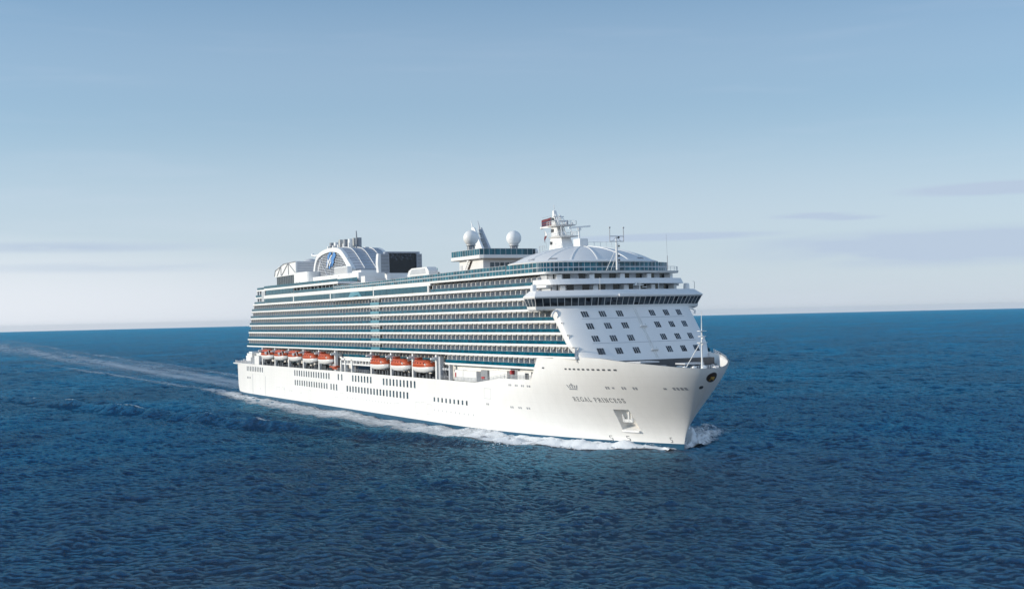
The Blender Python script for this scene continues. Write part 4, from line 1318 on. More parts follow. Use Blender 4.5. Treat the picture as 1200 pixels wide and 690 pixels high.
# ------------------------------------------------------------------ funnel: arched side frames, louvred shell, row of exhaust pipes
fun = bpy.data.objects.new('funnel', None); link(fun, ship)
def arch(t, grow=0.0):
    """profile in X-Z, t 0..1 from the after foot over the top to the fore foot"""
    P = [(72.6, 50.0), (73.8, 53.0), (76.6, 55.9), (80.5, 57.3), (86.0, 58.1), (93.0, 58.5), (100.0, 58.2), (104.5, 57.3), (108.5, 55.4), (113.0, 52.6), (117.6, 49.6)]
    u = t*(len(P)-1); i = min(int(u), len(P)-2); f = u-i
    p0, p1, p2, p3 = P[max(i-1, 0)], P[i], P[i+1], P[min(i+2, len(P)-1)]
    def cr(a, b, c, d): return .5*((2*b)+(-a+c)*f+(2*a-5*b+4*c-d)*f*f+(-a+3*b-3*c+d)*f**3)
    return (cr(p0[0], p1[0], p2[0], p3[0]), cr(p0[1], p1[1], p2[1], p3[1]))
HW = 8.2
ts = np.linspace(0, 1, 41)
def inward(t, d):
    (x0, z0), (x1, z1) = arch(max(0, t-.01)), arch(min(1, t+.01))
    dx, dz = x1-x0, z1-z0; L = math.hypot(dx, dz)
    x, z = arch(t); return (x+dz/L*d, z-dx/L*d)
for s in (-1, 1):
    mb = MB(); loops = []
    for t in ts:
        x, z = arch(t); wd = 1.5+1.5*max(0, t-.5)*1.6; xi, zi = inward(t, wd)
        ya, yb = s*(HW+.35), s*(HW-.9)
        loops.append([(x, ya, z), (x, yb, z), (xi, yb, zi), (xi, ya, zi)])
    mb.loft(loops); mb.build('funnel_arch', 'white', fun)
    mb = MB()   # lattice of thin slats behind the arch
    for z in np.arange(46.6, 57.6, .62):
        xs_ = [arch(t)[0] for t in np.linspace(0, 1, 201) if arch(t)[1] > z]
        if len(xs_) < 2: continue
        mb.box(min(xs_)+.8, max(xs_)-1.2, s*(HW-.35)-.06, s*(HW-.35)+.06, z, z+.30)
    for x in np.arange(76, 116, 3.0):
        z1 = np.interp(x, [arch(t)[0] for t in ts], [arch(t)[1] for t in ts])
        mb.box(x-.10, x+.10, s*(HW-.42)-.06, s*(HW-.42)+.06, 46.5, z1-.5)
    for (xa, za), (xb, zb) in (((92, 47), (112, 54)), ((78, 55.4), (90, 47))):
        mb.tube([(xa, s*(HW-.2), za), (xb, s*(HW-.2), zb)], .22, 6)
    mb.build('lattice', 'louvre', fun)
mb = MB()
cen = []
for t in ts[2:-2]:
    x, z = inward(t, 1.3); cen.append((x, z))
cen = [(cen[0][0], 45.0)]+cen+[(cen[-1][0], 45.0)]
mb.loft([[(x, -HW+1.4, z) for x, z in cen], [(x, HW-1.4, z) for x, z in cen]]); mb.build('funnel_core', 'dgrey', fun)
mb = MB()   # shell over the top and down the fore side, in stepped louvres
tt = np.linspace(.34, 1.0, 20)
for a, b in zip(tt, tt[1:]):
    (x0, z0), (x1, z1) = arch(a), arch(b)
    (xi, zi), (xj, zj) = inward(a, .5), inward(b, .2)
    w0 = HW-.9
    loops = []
    for yy in np.linspace(-w0, w0, 9):
        bulge = 1.4*(1-(yy/w0)**2)*min(1, max(0, (a-.45)*3))
        loops.append([(x0+bulge, yy, z0), (xi+bulge-.6, yy, zi-.3), (xj+bulge-.6, yy, zj-.3), (x1+bulge-.35*(x1-x0), yy, z1-.35*(z1-z0))])
    mb.loft(loops)
mb.build('louvred_shell', 'louvre', fun)
mb = MB()
for yy in (-4.2, 0.0, 4.2):
    pts = []
    for t in np.linspace(.42, .99, 16):
        x, z = arch(t); b = 1.4*(1-(yy/7.3)**2)*min(1, max(0, (t-.45)*3)); pts.append((x+b+.12, yy, z+.12))
    mb.tube(pts, .16, 6)
mb.build('shell_rib', 'white', fun)
for i, x in enumerate(np.linspace(69.5, 96.5, 11)):
    mb = MB(); h = 61.2+.3*(i % 3)+.06*i
    yy = -1.4 if i % 2 else 1.2
    mb.lathe([(.84, 56.0), (.84, h), (.72, h), (.72, h-.8), (0, h-.8)], (x+2, yy, 0), 16, smooth=False)
    mb.build('exhaust_pipe', ('white', 'grey', 'steel')[i % 3], fun)
mb = MB()
for i, x in enumerate(np.linspace(74, 98, 5)):
    mb.box(x-.5, x+.5, -3.0, -2.6, 57.6, 60.2)
mb.build('pipe_shroud', 'white', fun)
mb = MB(); mb.tube([(98.8, 0, 58), (98.8, 0, 62.0), (98.6, 0, 64.6)], .38, 8, r1=.22); mb.build('funnel_mast', 'grey', fun)
mb = MB(); mb.tube([(56.5, -3.4, 57.5), (60.5, -3.4, 57.2), (72, -3.4, 57.7), (82, -3.4, 58.2)], .42, 8); mb.lathe([(.2, -.6), (.6, -.3), (.6, .5), (.2, .8)], (56.6, -3.4, 57.6), 12); mb.build('boom', 'white', fun)
# flowing-hair emblem, blue with white strokes, on the starboard lattice
em = MB()
def ribbon_xz(mb, pts, w0, w1, y, mi=0, th=.06):
    pts = [Vector((p[0], 0, p[1])) for p in pts]; n = len(pts)
    for i in range(n-1):
        a, b = pts[i], pts[i+1]; d = (b-a).normalized(); s = Vector((-d.z, 0, d.x))
        wa, wb = w0+(w1-w0)*i/(n-1), w0+(w1-w0)*(i+1)/(n-1)
        q = [a-s*wa, b-s*wb, b+s*wb, a+s*wa]
        mb.hexa([(p.x, y-th, p.z) for p in q]+[(p.x, y+th, p.z) for p in q], mi)
yy = -HW+.05
ribbon_xz(em, [(88.0, 51.0), (88.3, 52.4), (89.2, 53.8), (91.0, 55.3)], .35, 1.1, yy)
ribbon_xz(em, [(90.6, 50.9), (91.6, 52.2), (92.8, 53.4), (95.2, 54.6), (97.6, 56.5)], .6, 1.3, yy-.03)
ribbon_xz(em, [(93.8, 51.4), (94.6, 52.8), (95.8, 53.8)], .3, 1.0, yy-.06)
ribbon_xz(em, [(89.6, 54.6), (91.4, 56.2), (93.6, 56.5)], .9, .35, yy-.09)
ribbon_xz(em, [(88.6, 51.2), (89.6, 52.6), (91.4, 53.9), (93.2, 55.3), (94.6, 55.6)], .45, .22, yy-.18, 1)
ribbon_xz(em, [(91.2, 51.9), (92.2, 52.8), (93.4, 53.2), (93.0, 54.3)], .35, .2, yy-.18, 1)
ribbon_xz(em, [(89.2, 53.2), (90.2, 54.2)], .2, .5, yy-.2, 1)
em.build('funnel_emblem', ['blue', 'white'], fun)

# houses and low screens around the funnel
mb = MB()
mb.box(98, 131.5, -11.5, 11.5, 45.0, 47.9); mb.box(78, 100, -10.6, 10.6, 44.75, 48.0)
mb.box(104, 118, -10.8, -8.9, 47.85, 50.6); mb.box(120, 129, -9.6, 9, 47.85, 48.7)
mb.build('funnel_house', 'white', ship)
mb = MB()
for x in np.arange(104.6, 117.8, .8): mb.box(x, x+.12, -10.9, -10.78, 48.0, 50.4)
for x0, z in ((84, 46.2), (89, 46.4), (101, 47.0), (110, 47.2), (121, 47.3)): mb.box(x0, x0+1.6, -11.58 if x0 > 98 else -10.68, -11.4 if x0 > 98 else -10.5, z, z+.3)
separate(mb.build('house_slot', 'lgrey', ship))
panes('house_railing', list(np.arange(98, 134, 1.6)), -12.6, 44.8, 46.1, 'teal', bars=False)

# after structure with trussed screen over an open glazed lounge
aft = bpy.data.objects.new('terrace_house', None); link(aft, ship)
mb = MB()
pr = [(32.6, 49.6), (33.6, 52.2), (38.0, 53.6), (46.0, 54.6), (52.5, 55.0), (61.8, 55.0), (61.8, 49.8)]
mb.loft([[(x, -12.2, z) for x, z in pr], [(x, 12.2, z) for x, z in pr]])
th_ = mb.build('truss_house', 'white', aft)
mb = MB()
def bar(a, b, r=.17): mb.tube([(a[0], -12.32, a[1]), (b[0], -12.32, b[1])], r, 6)
bar((36.5, 50.0), (42, 54.0)); bar((42, 54.0), (42.2, 50.0)); bar((43, 50.0), (52.2, 54.8)); bar((52.2, 54.8), (52.4, 50.0)); bar((52.4, 54.6), (61.2, 50.6)); bar((33.8, 52.2), (46, 54.6)); bar((46, 54.6), (61.8, 54.9)); bar((33, 50), (34, 52.2))
mb.build('truss_bar', 'grey', th_)
mb = MB()
for z in np.arange(50.2, 54.8, .7): mb.box(61.82, 61.95, -11.5, 11.5, z, z+.3)
mb.build('louvre_face', 'louvre', th_)
panes('lounge_glazing', list(np.arange(34.0, 60.5, 2.4)), -11.6, 45.9, 49.7, 'dark', 'lgrey', aft)
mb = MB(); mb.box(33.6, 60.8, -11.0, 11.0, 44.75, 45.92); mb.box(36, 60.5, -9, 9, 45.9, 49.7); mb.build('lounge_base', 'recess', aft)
mb = MB()
l = [(61.9, -13.0), (76.0, -13.0)]+[(76+2.2*math.sin(a), -13+2.2-2.2*math.cos(a)) for a in np.linspace(.3, math.pi/2, 5)]+[(78.2, 6), (61.9, 6)]
mb.prism(l, 44.75, 50.3); blk = mb.build('rounded_house', 'white', aft)
mb = MB()
for y in (-9.5, -5.5): mb.box(78.15, 78.25, y, y+1.3, 47.0, 47.3)
for x in (64.5, 69): mb.box(x, x+.5, -13.06, -12.95, 45.3, 46.8)
separate(mb.build('house_slot', 'grey', blk))
mb = MB(); mb.lathe([(3.0, 54.8), (3.0, 55.2), (2.2, 55.9), (0, 56.3)], (56, -4, 0), 20); mb.build('vent_cap', 'lgrey', aft)
mb = MB(); mb.lathe([(4.2, 48), (4.2, 52.4), (3.6, 54.6), (1.8, 56.0), (0, 56.3)], (70, -2, 0), 24); mb.build('water_tank', 'lgrey', aft)

# terraces stepping down at the stern
mb = MB()
for xs_, z in ((24.4, 41.0), (24.6, 41.9)): pass
mb.prism(row_loop(24.3, 42.0, BEAM-.4), 40.95, 41.5); mb.prism(row_loop(26.5, 44.0, BEAM-.4), 43.9, 44.5)
mb.build('stern_terrace', 'white', ship)
g = MB(); ribbon(g, open_path(24.5, 42, BEAM-.6, step=1.5), 41.5, 42.4, .05, gap=.03); ribbon(g, open_path(26.7, 44, BEAM-.6, step=1.5), 44.5, 45.4, .05, gap=.03); g.build('terrace_glass', 'teal', ship)
mb = MB()
for x in (28, 31.5, 35, 38.5): mb.box(x, x+.6, -18.4, -17.8, 41.5, 43.9); mb.box(x, x+.6, -18.4, -17.8, 38.7, 41.0)
mb.box(36.5, 41.5, -19.0, -14.5, 38.7, 43.9)
separate(mb.build('terrace_post', 'lgrey', ship))
mb = MB(); mb.box(33, 42, -14, 14, 38.7, 43.9); mb.build('terrace_core', 'recess', ship)

# ------------------------------------------------------------------ boat deck
mb = MB()
mb.prism([(26, -14.6), (277.4, -14.6), (277.4, 14.6), (26, 14.6)], 13.5, 18.1); mb.build('boat_deck_wall', 'cream', ship)
mb = MB()
for x in np.arange(32, 275, 5.5): mb.box(x, x+2.4, -14.72, -14.58, 14.2, 16.8)
mb.build('boat_deck_doors', 'dgrey', ship, kind='stuff')
mb = MB()
rng = random.Random(5)
for a, b in ((30, 128), (160, 216)):
    x = a
    while x < b:
        w = rng.uniform(.5, 2.0); mb.box(x, x+w, -18.3, -16.2, 13.62, 14.0+rng.uniform(.2, 1.3)); x += w+rng.uniform(.4, 1.6)
mb.build('winch_gear', 'dgrey', ship, kind='stuff')
def railing(name, pts, h=1.05, step=2.2, mat='lgrey', parent=ship, rows=(1.0, .66, .33)):
    mb = MB()
    for a, b in zip(pts, pts[1:]):
        a, b = Vector(a), Vector(b); L = (b-a).length; n = max(1, round(L/step))
        for r in rows: mb.tube([a+Vector((0, 0, h*r)), b+Vector((0, 0, h*r))], .035, 4)
        for i in range(n+1):
            p = a.lerp(b, i/n); mb.tube([p, p+Vector((0, 0, h))], .04, 4)
    return mb.build(name, mat, parent)
railing('deck_railing', [(126, -18.9, 13.7), (160, -18.9, 13.7)])
railing('deck_railing', [(216.5, -18.9, 13.7), (246, -18.9, 13.75), (259, -18.7, 15.3), (276, -18.4, 15.4)])

# davit towers
def davit(x):
    mb = MB()
    mb.box(x-.5, x+.5, -19.0, -18.0, 13.6, 20.7)
    mb.box(x-.45, x+.45, -17.9, -14.5, 18.9, 19.8)
    mb.hexa([(x-.35, -20.6, 19.3), (x+.35, -20.6, 19.3), (x+.45, -18, 19.2), (x-.45, -18, 19.2), (x-.3, -20.6, 19.8), (x+.3, -20.6, 19.8), (x+.45, -18, 20.3), (x-.45, -18, 20.3)])
    mb.build('davit', 'white', ship)
AFT = [44.5, 62.8, 81.2, 99.6, 117.2]
FORE = [170.6, 188.4, 206.2]
for x in [AFT[0]-8.8]+[a+9.1 for a in AFT]+[FORE[0]-8.7]+[f+8.9 for f in FORE]: davit(x)

# ------------------------------------------------------------------ lifeboats: each hangs from the ship and is a thing of its own
def make_boat(kind):
    root = bpy.data.objects.new('lifeboat', None)
    link(root)
    L, Wd = 14.6, 4.7
    n = 22
    hl = MB(); loops = []
    for i in range(n+1):
        t = i/n; u = 2*t-1
        f = max(0.02, (1-abs(u)**3.0))**.62
        keel = -1.75+.95*abs(u)**3.2; gun = .25+.22*abs(u)**2
        w = Wd/2*f
        x = u*L/2
        pts = []
        for k in range(13):
            a = math.pi*k/12
            s = math.copysign(abs(math.cos(a))**.62, math.cos(a))
            pts.append((x, -s*w, gun-(gun-keel)*math.sin(a)**.75))
        loops.append(pts)
    hl.loft(loops, smooth=True); ho = hl.build('boat_hull', 'bwhite', root)
    fd = MB(); loops = []
    for i in range(n+1):
        t = i/n; u = 2*t-1
        f = max(0.02, (1-abs(u)**3.0))**.62; gun = .25+.22*abs(u)**2
        w = Wd/2*f+.10
        loops.append([(u*(L/2+.08), -w, gun-.13), (u*(L/2+.08), w, gun-.13), (u*(L/2+.08), w, gun+.10), (u*(L/2+.08), -w, gun+.10)])
    fd.loft(loops); fd.build('fender', 'orange', ho)
    cn = MB(); loops = []
    for i in range(n+1):
        t = i/n; u = 2*t-1
        f = max(0.02, (1-abs(u)**3.4))**.60; gun = .28+.22*abs(u)**2
        if kind == 'tender': hgt = 2.35*max(0, 1-abs(u*.98)**4.5)**.7
        else: hgt = (1.95 if u < .3 else 1.95-.5*(u-.3))*max(0, 1-abs(u)**5)**.7
        w = Wd/2*f*.985
        pts = []
        for k in range(13):
            a = math.pi*k/12
            s = math.copysign(abs(math.cos(a))**.7, math.cos(a))
            pts.append((u*L/2*.99, s*w*(1-.18*math.sin(a)), gun+.02+hgt*math.sin(a)**.55))
        loops.append(pts)
    cn.loft(loops, smooth=True); co_ = cn.build('canopy', 'orange', root)
    wd = MB()
    for s in (-1, 1):
        for x in ((-4.6, -2.4, -.2, 2.0, 4.2) if kind != 'tender' else (-4.8, -3.4, -2.0, -.6, .8, 2.2)):
            u = x/(L/2); f = (1-abs(u)**3.4)**.60; w = Wd/2*f*.985
            e_ = .38 if kind == 'tender' else .17
            wd.box(x-e_, x+e_, s*(w*.93)-.16, s*(w*.93)+.16, 1.25, 1.62 if kind == 'tender' else 1.52)
    wd.build('side_window', 'dark', co_)
    if kind == 'tender':
        fr = MB()     # grey fore windscreen with splayed braces
        for y in (-1.25, 0, 1.25): fr.box(5.55, 6.35-.25*abs(y), y-.42, y+.42, .85, 2.15)
        fr.build('windscreen', 'dark', co_)
        br = MB()
        for s in (-1, 1):
            for a, b in (((5.8, .3, .6), (6.75, 1.9, .7)), ((3.6, 2.16, 1.0), (5.6, 1.7, 2.4)), ((5.6, 1.7, 2.3), (6.5, 1.6, .7))):
                br.tube([(a[0], s*a[1], a[2]), (b[0], s*b[1], b[2])], .14, 5)
        for x in (2.8, 4.2): br.box(x, x+.8, -2.5, -2.2, .6, 1.7)
        br.build('door_frame', 'lgrey', co_)
    else:
        hs = MB(); hs.box(-5.6, -3.4, -.95, .95, 2.0, 2.85); hs.build('helm_cupola', 'orange', co_)
        g = MB(); g.box(-5.5, -3.5, -1.0, 1.0, 2.35, 2.7); g.build('cupola_window', 'dark', co_)
        g = MB(); g.box(4.4, 5.2, -1.9, -1.5, .55, 1.2); g.box(4.4, 5.2, 1.5, 1.9, .55, 1.2); g.build('boarding_hatch', 'bwhite', co_)
    rp = MB()
    for x in (-5.9, 5.9):
        rp.tube([(x, 0, 1.2), (x*.98, .6, 3.3)], .06, 5); rp.box(x-.25, x+.25, -.25, .25, 1.2, 1.9)
    rp.build('fall_hook', 'grey', root)
    return root
def copy_tree(o, parent=None):
    c = o.copy(); sc.collection.objects.link(c); c.parent = parent
    for ch in [x for x in bpy.data.objects if x.parent == o]: copy_tree(ch, c)
    return c
tender = make_boat('tender'); boat = make_boat('boat')
GRP = 'lifeboats hanging along the ship side'
LB = ['orange and white lifeboat with windscreen, aftmost boat beside the stern terrace', 'orange and white lifeboat with windscreen, second from the stern', 'orange and white lifeboat with windscreen, third from the stern',
      'plain orange topped lifeboat just ahead of the windscreened boats, fourth from the stern', 'plain orange topped lifeboat at the front of the after five, beside the gap',
      'orange topped lifeboat right after the gap, aftmost of the forward three', 'orange topped lifeboat in the middle of the forward three', 'orange topped lifeboat nearest the bow, foremost of all']
for i, x in enumerate(AFT+FORE):
    proto = tender if i < 3 else boat
    o = proto if i in (0, 3) else copy_tree(proto)
    o.location = (x, -18.9, 17.75 if i < 3 else (17.45 if i < 5 else 16.95))
    o.scale = (.94, .94, .94)
    tag(o, LB[i], 'lifeboat', GRP)

# rescue boat and the open bay between the two groups of boats
rs = bpy.data.objects.new('rescue_boat', None); link(rs); rs.location = (125.4, -18.7, 14.6)
mb = MB(); lp = []
for i in range(11):
    u = i/5-1; w = .95*max(.05, 1-abs(u)**2.5)
    lp.append([(u*2.9, -w, .35+.3*max(0, u)), (u*2.9, -w*.5, -.35), (u*2.9, w*.5, -.35), (u*2.9, w, .35+.3*max(0, u))])
mb.loft(lp); mb.build('boat_hull', 'orange', rs)
mb = MB(); mb.tube([(-2.6, -.9, .45), (2.3, -.95, .55), (2.9, 0, .75), (2.3, .95, .55), (-2.6, .9, .45)], .26, 8); mb.build('buoyancy_tube', 'orange', rs)
mb = MB(); mb.box(-1.2, -.2, -.4, .4, .2, 1.3); mb.tube([(-1.6, -.7, .4), (-1.5, -.6, 2.0), (-1.5, .6, 2.0), (-1.6, .7, .4)], .07, 5); mb.build('console', 'lgrey', rs)
tag(rs, 'small open orange rescue boat under the davit in the gap between lifeboats', 'rescue boat')
mb = MB()
mb.box(129.5, 160.5, -18.2, -17.4, 17.55, 18.25); mb.box(129.5, 160.5, -17.9, -17.2, 16.0, 16.5)
for x in (130, 134.2, 141): mb.box(x-.5, x+.5, -18.2, -17.3, 13.6, 18.0)
for x in np.arange(136, 160, 3.0): mb.box(x, x+.5, -18.0, -17.5, 16.5, 17.56)
mb.build('bay_frame', 'white', ship)
mb = MB(); mb.box(142, 160, -17.1, -16.8, 13.6, 16.0); mb.build('bay_glass', 'dark', ship)
mb = MB(); mb.box(136, 137.6, -17.8, -17.2, 16.7, 17.4); mb.box(132, 133.2, -17.6, -16.6, 13.6, 16.5); mb.box(128, 130, -18, -16.5, 13.6, 14.9); separate(mb.build('bay_gear', 'grey', ship))

# working deck forward of the boats
mb = MB()
mb.box(223, 277, -16.8, -16.3, 13.7, 18.05)
mb.box(226.5, 232.0, -18.2, -16.5, 13.72, 16.7); mb.box(232.4, 241.0, -18.3, -16.5, 13.72, 16.6); mb.box(248, 258.5, -17.7, -16.5, 14.2, 17.2); mb.box(264.5, 272, -17.7, -16.6, 15.2, 17.3)
mb.build('locker_row', 'white', ship)
mb = MB(); mb.box(217, 218.2, -19, -17.8, 13.6, 20.2); mb.box(223.6, 224.5, -18.8, -17.9, 13.6, 18.0); mb.box(218.3, 223.5, -18.4, -18.0, 16.4, 17.0); mb.build('crane_frame', 'lgrey', ship)
mb = MB(); mb.tube([(219, -18.3, 14.0), (222.5, -18.3, 17.6)], .2, 6); mb.tube([(222.5, -18.3, 14.0), (219, -18.3, 17.6)], .2, 6); mb.box(219.4, 221.8, -18.6, -17.5, 13.65, 15.4); mb.build('crane_brace', 'dgrey', ship)
mb = MB(); mb.box(242.0, 246.0, -17.4, -16.2, 13.8, 17.0); mb.box(260.0, 264.0, -17.3, -16.2, 15.0, 18.0); separate(mb.build('mooring_bay', 'grey', ship))
mb = MB(); mb.box(242.6, 244.4, -17.6, -17.3, 14.6, 15.2); mb.lathe([(.7, -.5), (.7, .5)], (261.4, -17.6, 16.9), 14); separate(mb.build('winch_drum', 'red', ship))
mb = MB(); mb.box(226.9, 227.5, -18.32, -18.2, 14.6, 15.9); mb.build('hose_box', 'red', ship)
mb = MB(); mb.box(269.0, 269.7, -17.9, -17.7, 15.4, 16.9); mb.box(270.1, 270.7, -17.9, -17.7, 15.4, 16.9); mb.box(272.8, 274.2, -18.2, -17.7, 15.5, 16.2); mb.box(273, 273.8, -18, -17.6, 16.8, 17.2); mb.box(275.3, 276, -18, -17.6, 16.8, 17.2); separate(mb.build('vent_louvre', 'dgrey', ship))
# arched openings above the bulwark just behind the forward end
mb = MB()
for i in range(7):
    x = 279.2+i*2.95
    if x > 297: break
    mb.tube([(x, -18.6, 20.2), (x, -18.6, 22.5), (x+.5, -18.6, 23.2), (x+1.3, -18.6, 23.6)], .16, 6)
separate(mb.build('arch_frame', 'white', ship))
mb = MB(); mb.box(278, 297, -17.2, -17.0, 20.3, 23.7); mb.build('arch_backing', 'panel', ship)

# after mooring deck
mb = MB(); mb.prism([(-15.5, -16.6), (-14.5, -17.9), (-9, -18.7), (26, -19.05), (26, 19.05), (-9, 18.7), (-14.5, 17.9), (-15.5, 16.6)], 13.25, 13.62); mb.build('mooring_deck_edge', 'white', ship)
railing('deck_railing', [(26, -18.7, 13.62), (-9, -18.4, 13.62), (-14.9, -16.8, 13.62), (-15.1, 16.7, 13.62)], step=1.8)
mb = MB(); mb.box(4, 24, -17.0, 17.0, 13.6, 15.6); mb.box(24.0, 30.6, -19.0, -15.4, 13.65, 17.3); mb.box(12, 40, -15.5, 15.5, 13.6, 18.1); mb.build('mooring_house', 'white', ship)
mb = MB(); mb.box(14, 23, -17.8, -15.0, 13.65, 16.4); mb.box(30.7, 36, -18.0, -15.0, 13.65, 17.0); separate(mb.build('mooring_recess', 'grey', ship))
rng = random.Random(9); mb = MB()
x = -11.0
while x < 22:
    w = rng.uniform(.5, 1.8); mb.box(x, x+w, -17.9, -17.2, 13.63, 14.2+rng.uniform(.1, 1.3)); x += w+rng.uniform(.3, 1.8)
mb.build('mooring_gear', 'lgrey', ship, kind='stuff')
mb = MB(); mb.box(0, 2.4, -16, -14, 13.6, 16.8); mb.box(2.6, 7.5, -15.4, -12, 13.6, 18.6); mb.box(6, 14, -17.2, -14, 15.6, 18.0); separate(mb.build('deck_locker', 'white', ship))
mb = MB()
for z in (11.2, 7.8): mb.box(-13.6, -12.7, -12.5, 12.5, z, z+1.7); mb.box(-13.2, -11.5, -15.2, -13.2, z, z+1.6)
mb.build('transom_opening', 'grey', ship)
mb = MB()
for z in (12.9, 10.9, 9.5, 7.4): mb.box(-14.3, -12.4, -15.8, 15.8, z, z+.28)
for y in np.arange(-15, 15.1, 3.0): mb.box(-14.1, -13.5, y-.15, y+.15, 7.5, 13)
mb.build('transom_gallery', 'lgrey', ship)

# ------------------------------------------------------------------ foredeck
fore = bpy.data.objects.new('bow_mast', None); link(fore, ship)
mb = MB(); mb.tube([(321.0, 0, 17.9), (321.0, 0, 22.5), (321.1, 0, 27.2), (321.2, 0, 31.3)], .25, 10, r1=.07)
mb.tube([(317.4, -2.6, 17.9), (320.9, -.2, 24.6)], .10, 6); mb.tube([(317.4, 2.6, 17.9), (320.9, .2, 24.6)], .10, 6); mb.build('mast_pole', 'white', fore)
mb = MB()
for z, w in ((27.0, .9), (25.8, .7), (24.4, 1.0)): mb.box(320.6, 321.7, -w, w, z, z+.14)
for z in (25.3, 24.0): mb.box(321.3, 321.8, -.3, .3, z, z+.5)
mb.build('lamp_platform', 'white', fore)
mb = MB()
for y, x in ((-1.4, 319.8), (1.4, 319.8), (-.9, 322.6), (2.6, 318), (-2.8, 318.2), (3.6, 316)):
    mb.lathe([(.55, 0), (.5, .6), (.36, 1.4), (.5, 1.8), (.5, 2.2), (0, 2.4)], (x, y, 16.9), 12)
separate(mb.build('bollard_vent', 'white', ship))
mb = MB()
for s in (-1, 1):
    mb.lathe([(.9, -.8), (.9, .8)], (312.5, s*5, 18.6), 16); mb.box(311.3, 313.7, s*5-1.6, s*5+1.6, 17.2, 18.6); mb.box(306.5, 309.0, s*8-1, s*8+1, 18.2, 19.5)
separate(mb.build('mooring_winch', 'grey', ship))
mb = MB(); mb.box(304.4, 306.0, -14, 14, 18.4, 20.5); mb.build('breakwater', 'dgrey', ship)
mb = MB()
mb.prism([(305.8, -11.0), (310.5, -9.6), (310.5, -4.5), (305.8, -4.5)], 20.0, 20.3); mb.prism([(311, -.5), (315, -.5), (315, 4.5), (311, 4.5)], 19.4, 19.75)
separate(mb.build('hatch_cover', 'lgrey', ship))
mb = MB()
for i in range(9):
    y = 7-.6*i; mb.box(314.8, 315.3, y, y+.3, 18.1, 19.1)
for s in (-1, 1):
    for i in range(10): mb.box(306+i*1.5, 306.5+i*1.5, s*(13.2-i*.95)-.2, s*(13.2-i*.95)+.2, 17.8, 18.9)
mb.build('fairlead_row', 'lgrey', ship, kind='stuff')
railing('bow_rail', [(304.6, 14.8, 21.3), (310.5, 12.6, 20.6), (317.4, 9.2, 20.0)], step=1.6)
mb = MB()
for x, y in ((316.0, -6.5), (314.2, 8.5), (307.5, 3.0), (318.8, 5.2)): mb.box(x-.5, x+.5, y-.5, y+.5, 17.0, 18.9)
separate(mb.build('deck_locker', 'white', ship))

# ------------------------------------------------------------------ foam: torn sheets lying on the sea
def foam_mat(name, col, scale, stretch, thr, soft, rot=0.0, fine=1.2, patch=.55):
    mt, T, out = new_mat(name)
    g = T.n('ShaderNodeNewGeometry')
    mp = T.n('ShaderNodeMapping', ins={0: g.outputs['Position'], 2: (0, 0, rot), 3: (stretch, 1, 1)})
    a = T.n('ShaderNodeAttribute', attribute_name='foam_amount')
    n1_ = T.noise(mp.outputs[0], scale, 6.0, .62, .5)
    n2_ = T.noise(mp.outputs[0], scale*4.5, 4.0, .6, .3)
    v = T.math('ADD', T.math('MULTIPLY', n1_, .62), T.math('MULTIPLY', n2_, .38))
    n3_ = T.noise(g.outputs['Position'], .045, 3.0, .6)
    v = T.math('ADD', v, T.math('MULTIPLY', T.math('SUBTRACT', n3_, .5), patch))
    f = T.math('SUBTRACT', T.math('ADD', v, T.math('MULTIPLY', a.outputs['Fac'], .80)), thr)
    f = T.math('DIVIDE', f, soft, clamp=True)
    bm_ = T.n('ShaderNodeBump', ins={'Strength': .6, 'Distance': .35, 'Height': n2_})
    d = T.n('ShaderNodeBsdfPrincipled', ins={'Base Color': (*col, 1), 'Roughness': .8, 'Specular IOR Level': .2, 'Normal': bm_.outputs[0]})
    tr = T.n('ShaderNodeBsdfTransparent')
    mx = T.n('ShaderNodeMixShader', ins={0: f, 1: tr.outputs[0], 2: d.outputs[0]})
    T.t.links.new(mx.outputs[0], out.inputs[0])
    return mt

def sheet(name, xs, rows, yfun, dens, mat, lift=.06, zextra=None):
    """rows: 0..1 across; yfun(x, t) -> y; dens(x, t) -> 0..1"""
    X, Tt = np.meshgrid(xs, rows, indexing='ij')
    Y = np.vectorize(yfun)(X, Tt); Z = sea_z(X, Y)+lift
    if zextra is not None: Z = Z+np.vectorize(zextra)(X, Tt)
    D = np.vectorize(dens)(X, Tt)
    nx, nt_ = X.shape
    me = bpy.data.meshes.new(name)
    fs = [(i*nt_+j, (i+1)*nt_+j, (i+1)*nt_+j+1, i*nt_+j+1) for i in range(nx-1) for j in range(nt_-1)]
    me.from_pydata(np.stack([X, Y, Z], -1).reshape(-1, 3).tolist(), [], fs)
    at = me.attributes.new('foam_amount', 'FLOAT', 'POINT'); at.data.foreach_set('value', D.ravel().astype(np.float32))
    me.polygons.foreach_set('use_smooth', np.ones(len(fs), bool))
    me.materials.append(mat)
    o = link(bpy.data.objects.new(name, me))
    o['kind'] = 'stuff'
    return o

M['foamA'] = foam_mat('hull_foam', (.70, .73, .76), .26, .30, .77, .46, patch=.22)
M['foamB'] = foam_mat('wake_foam', (.48, .58, .67), .10, .10, .66, .80, patch=.3)
M['foamC'] = foam_mat('crest_foam', (.72, .75, .78), .30, .6, .93, .30, fine=1.0, patch=.35)

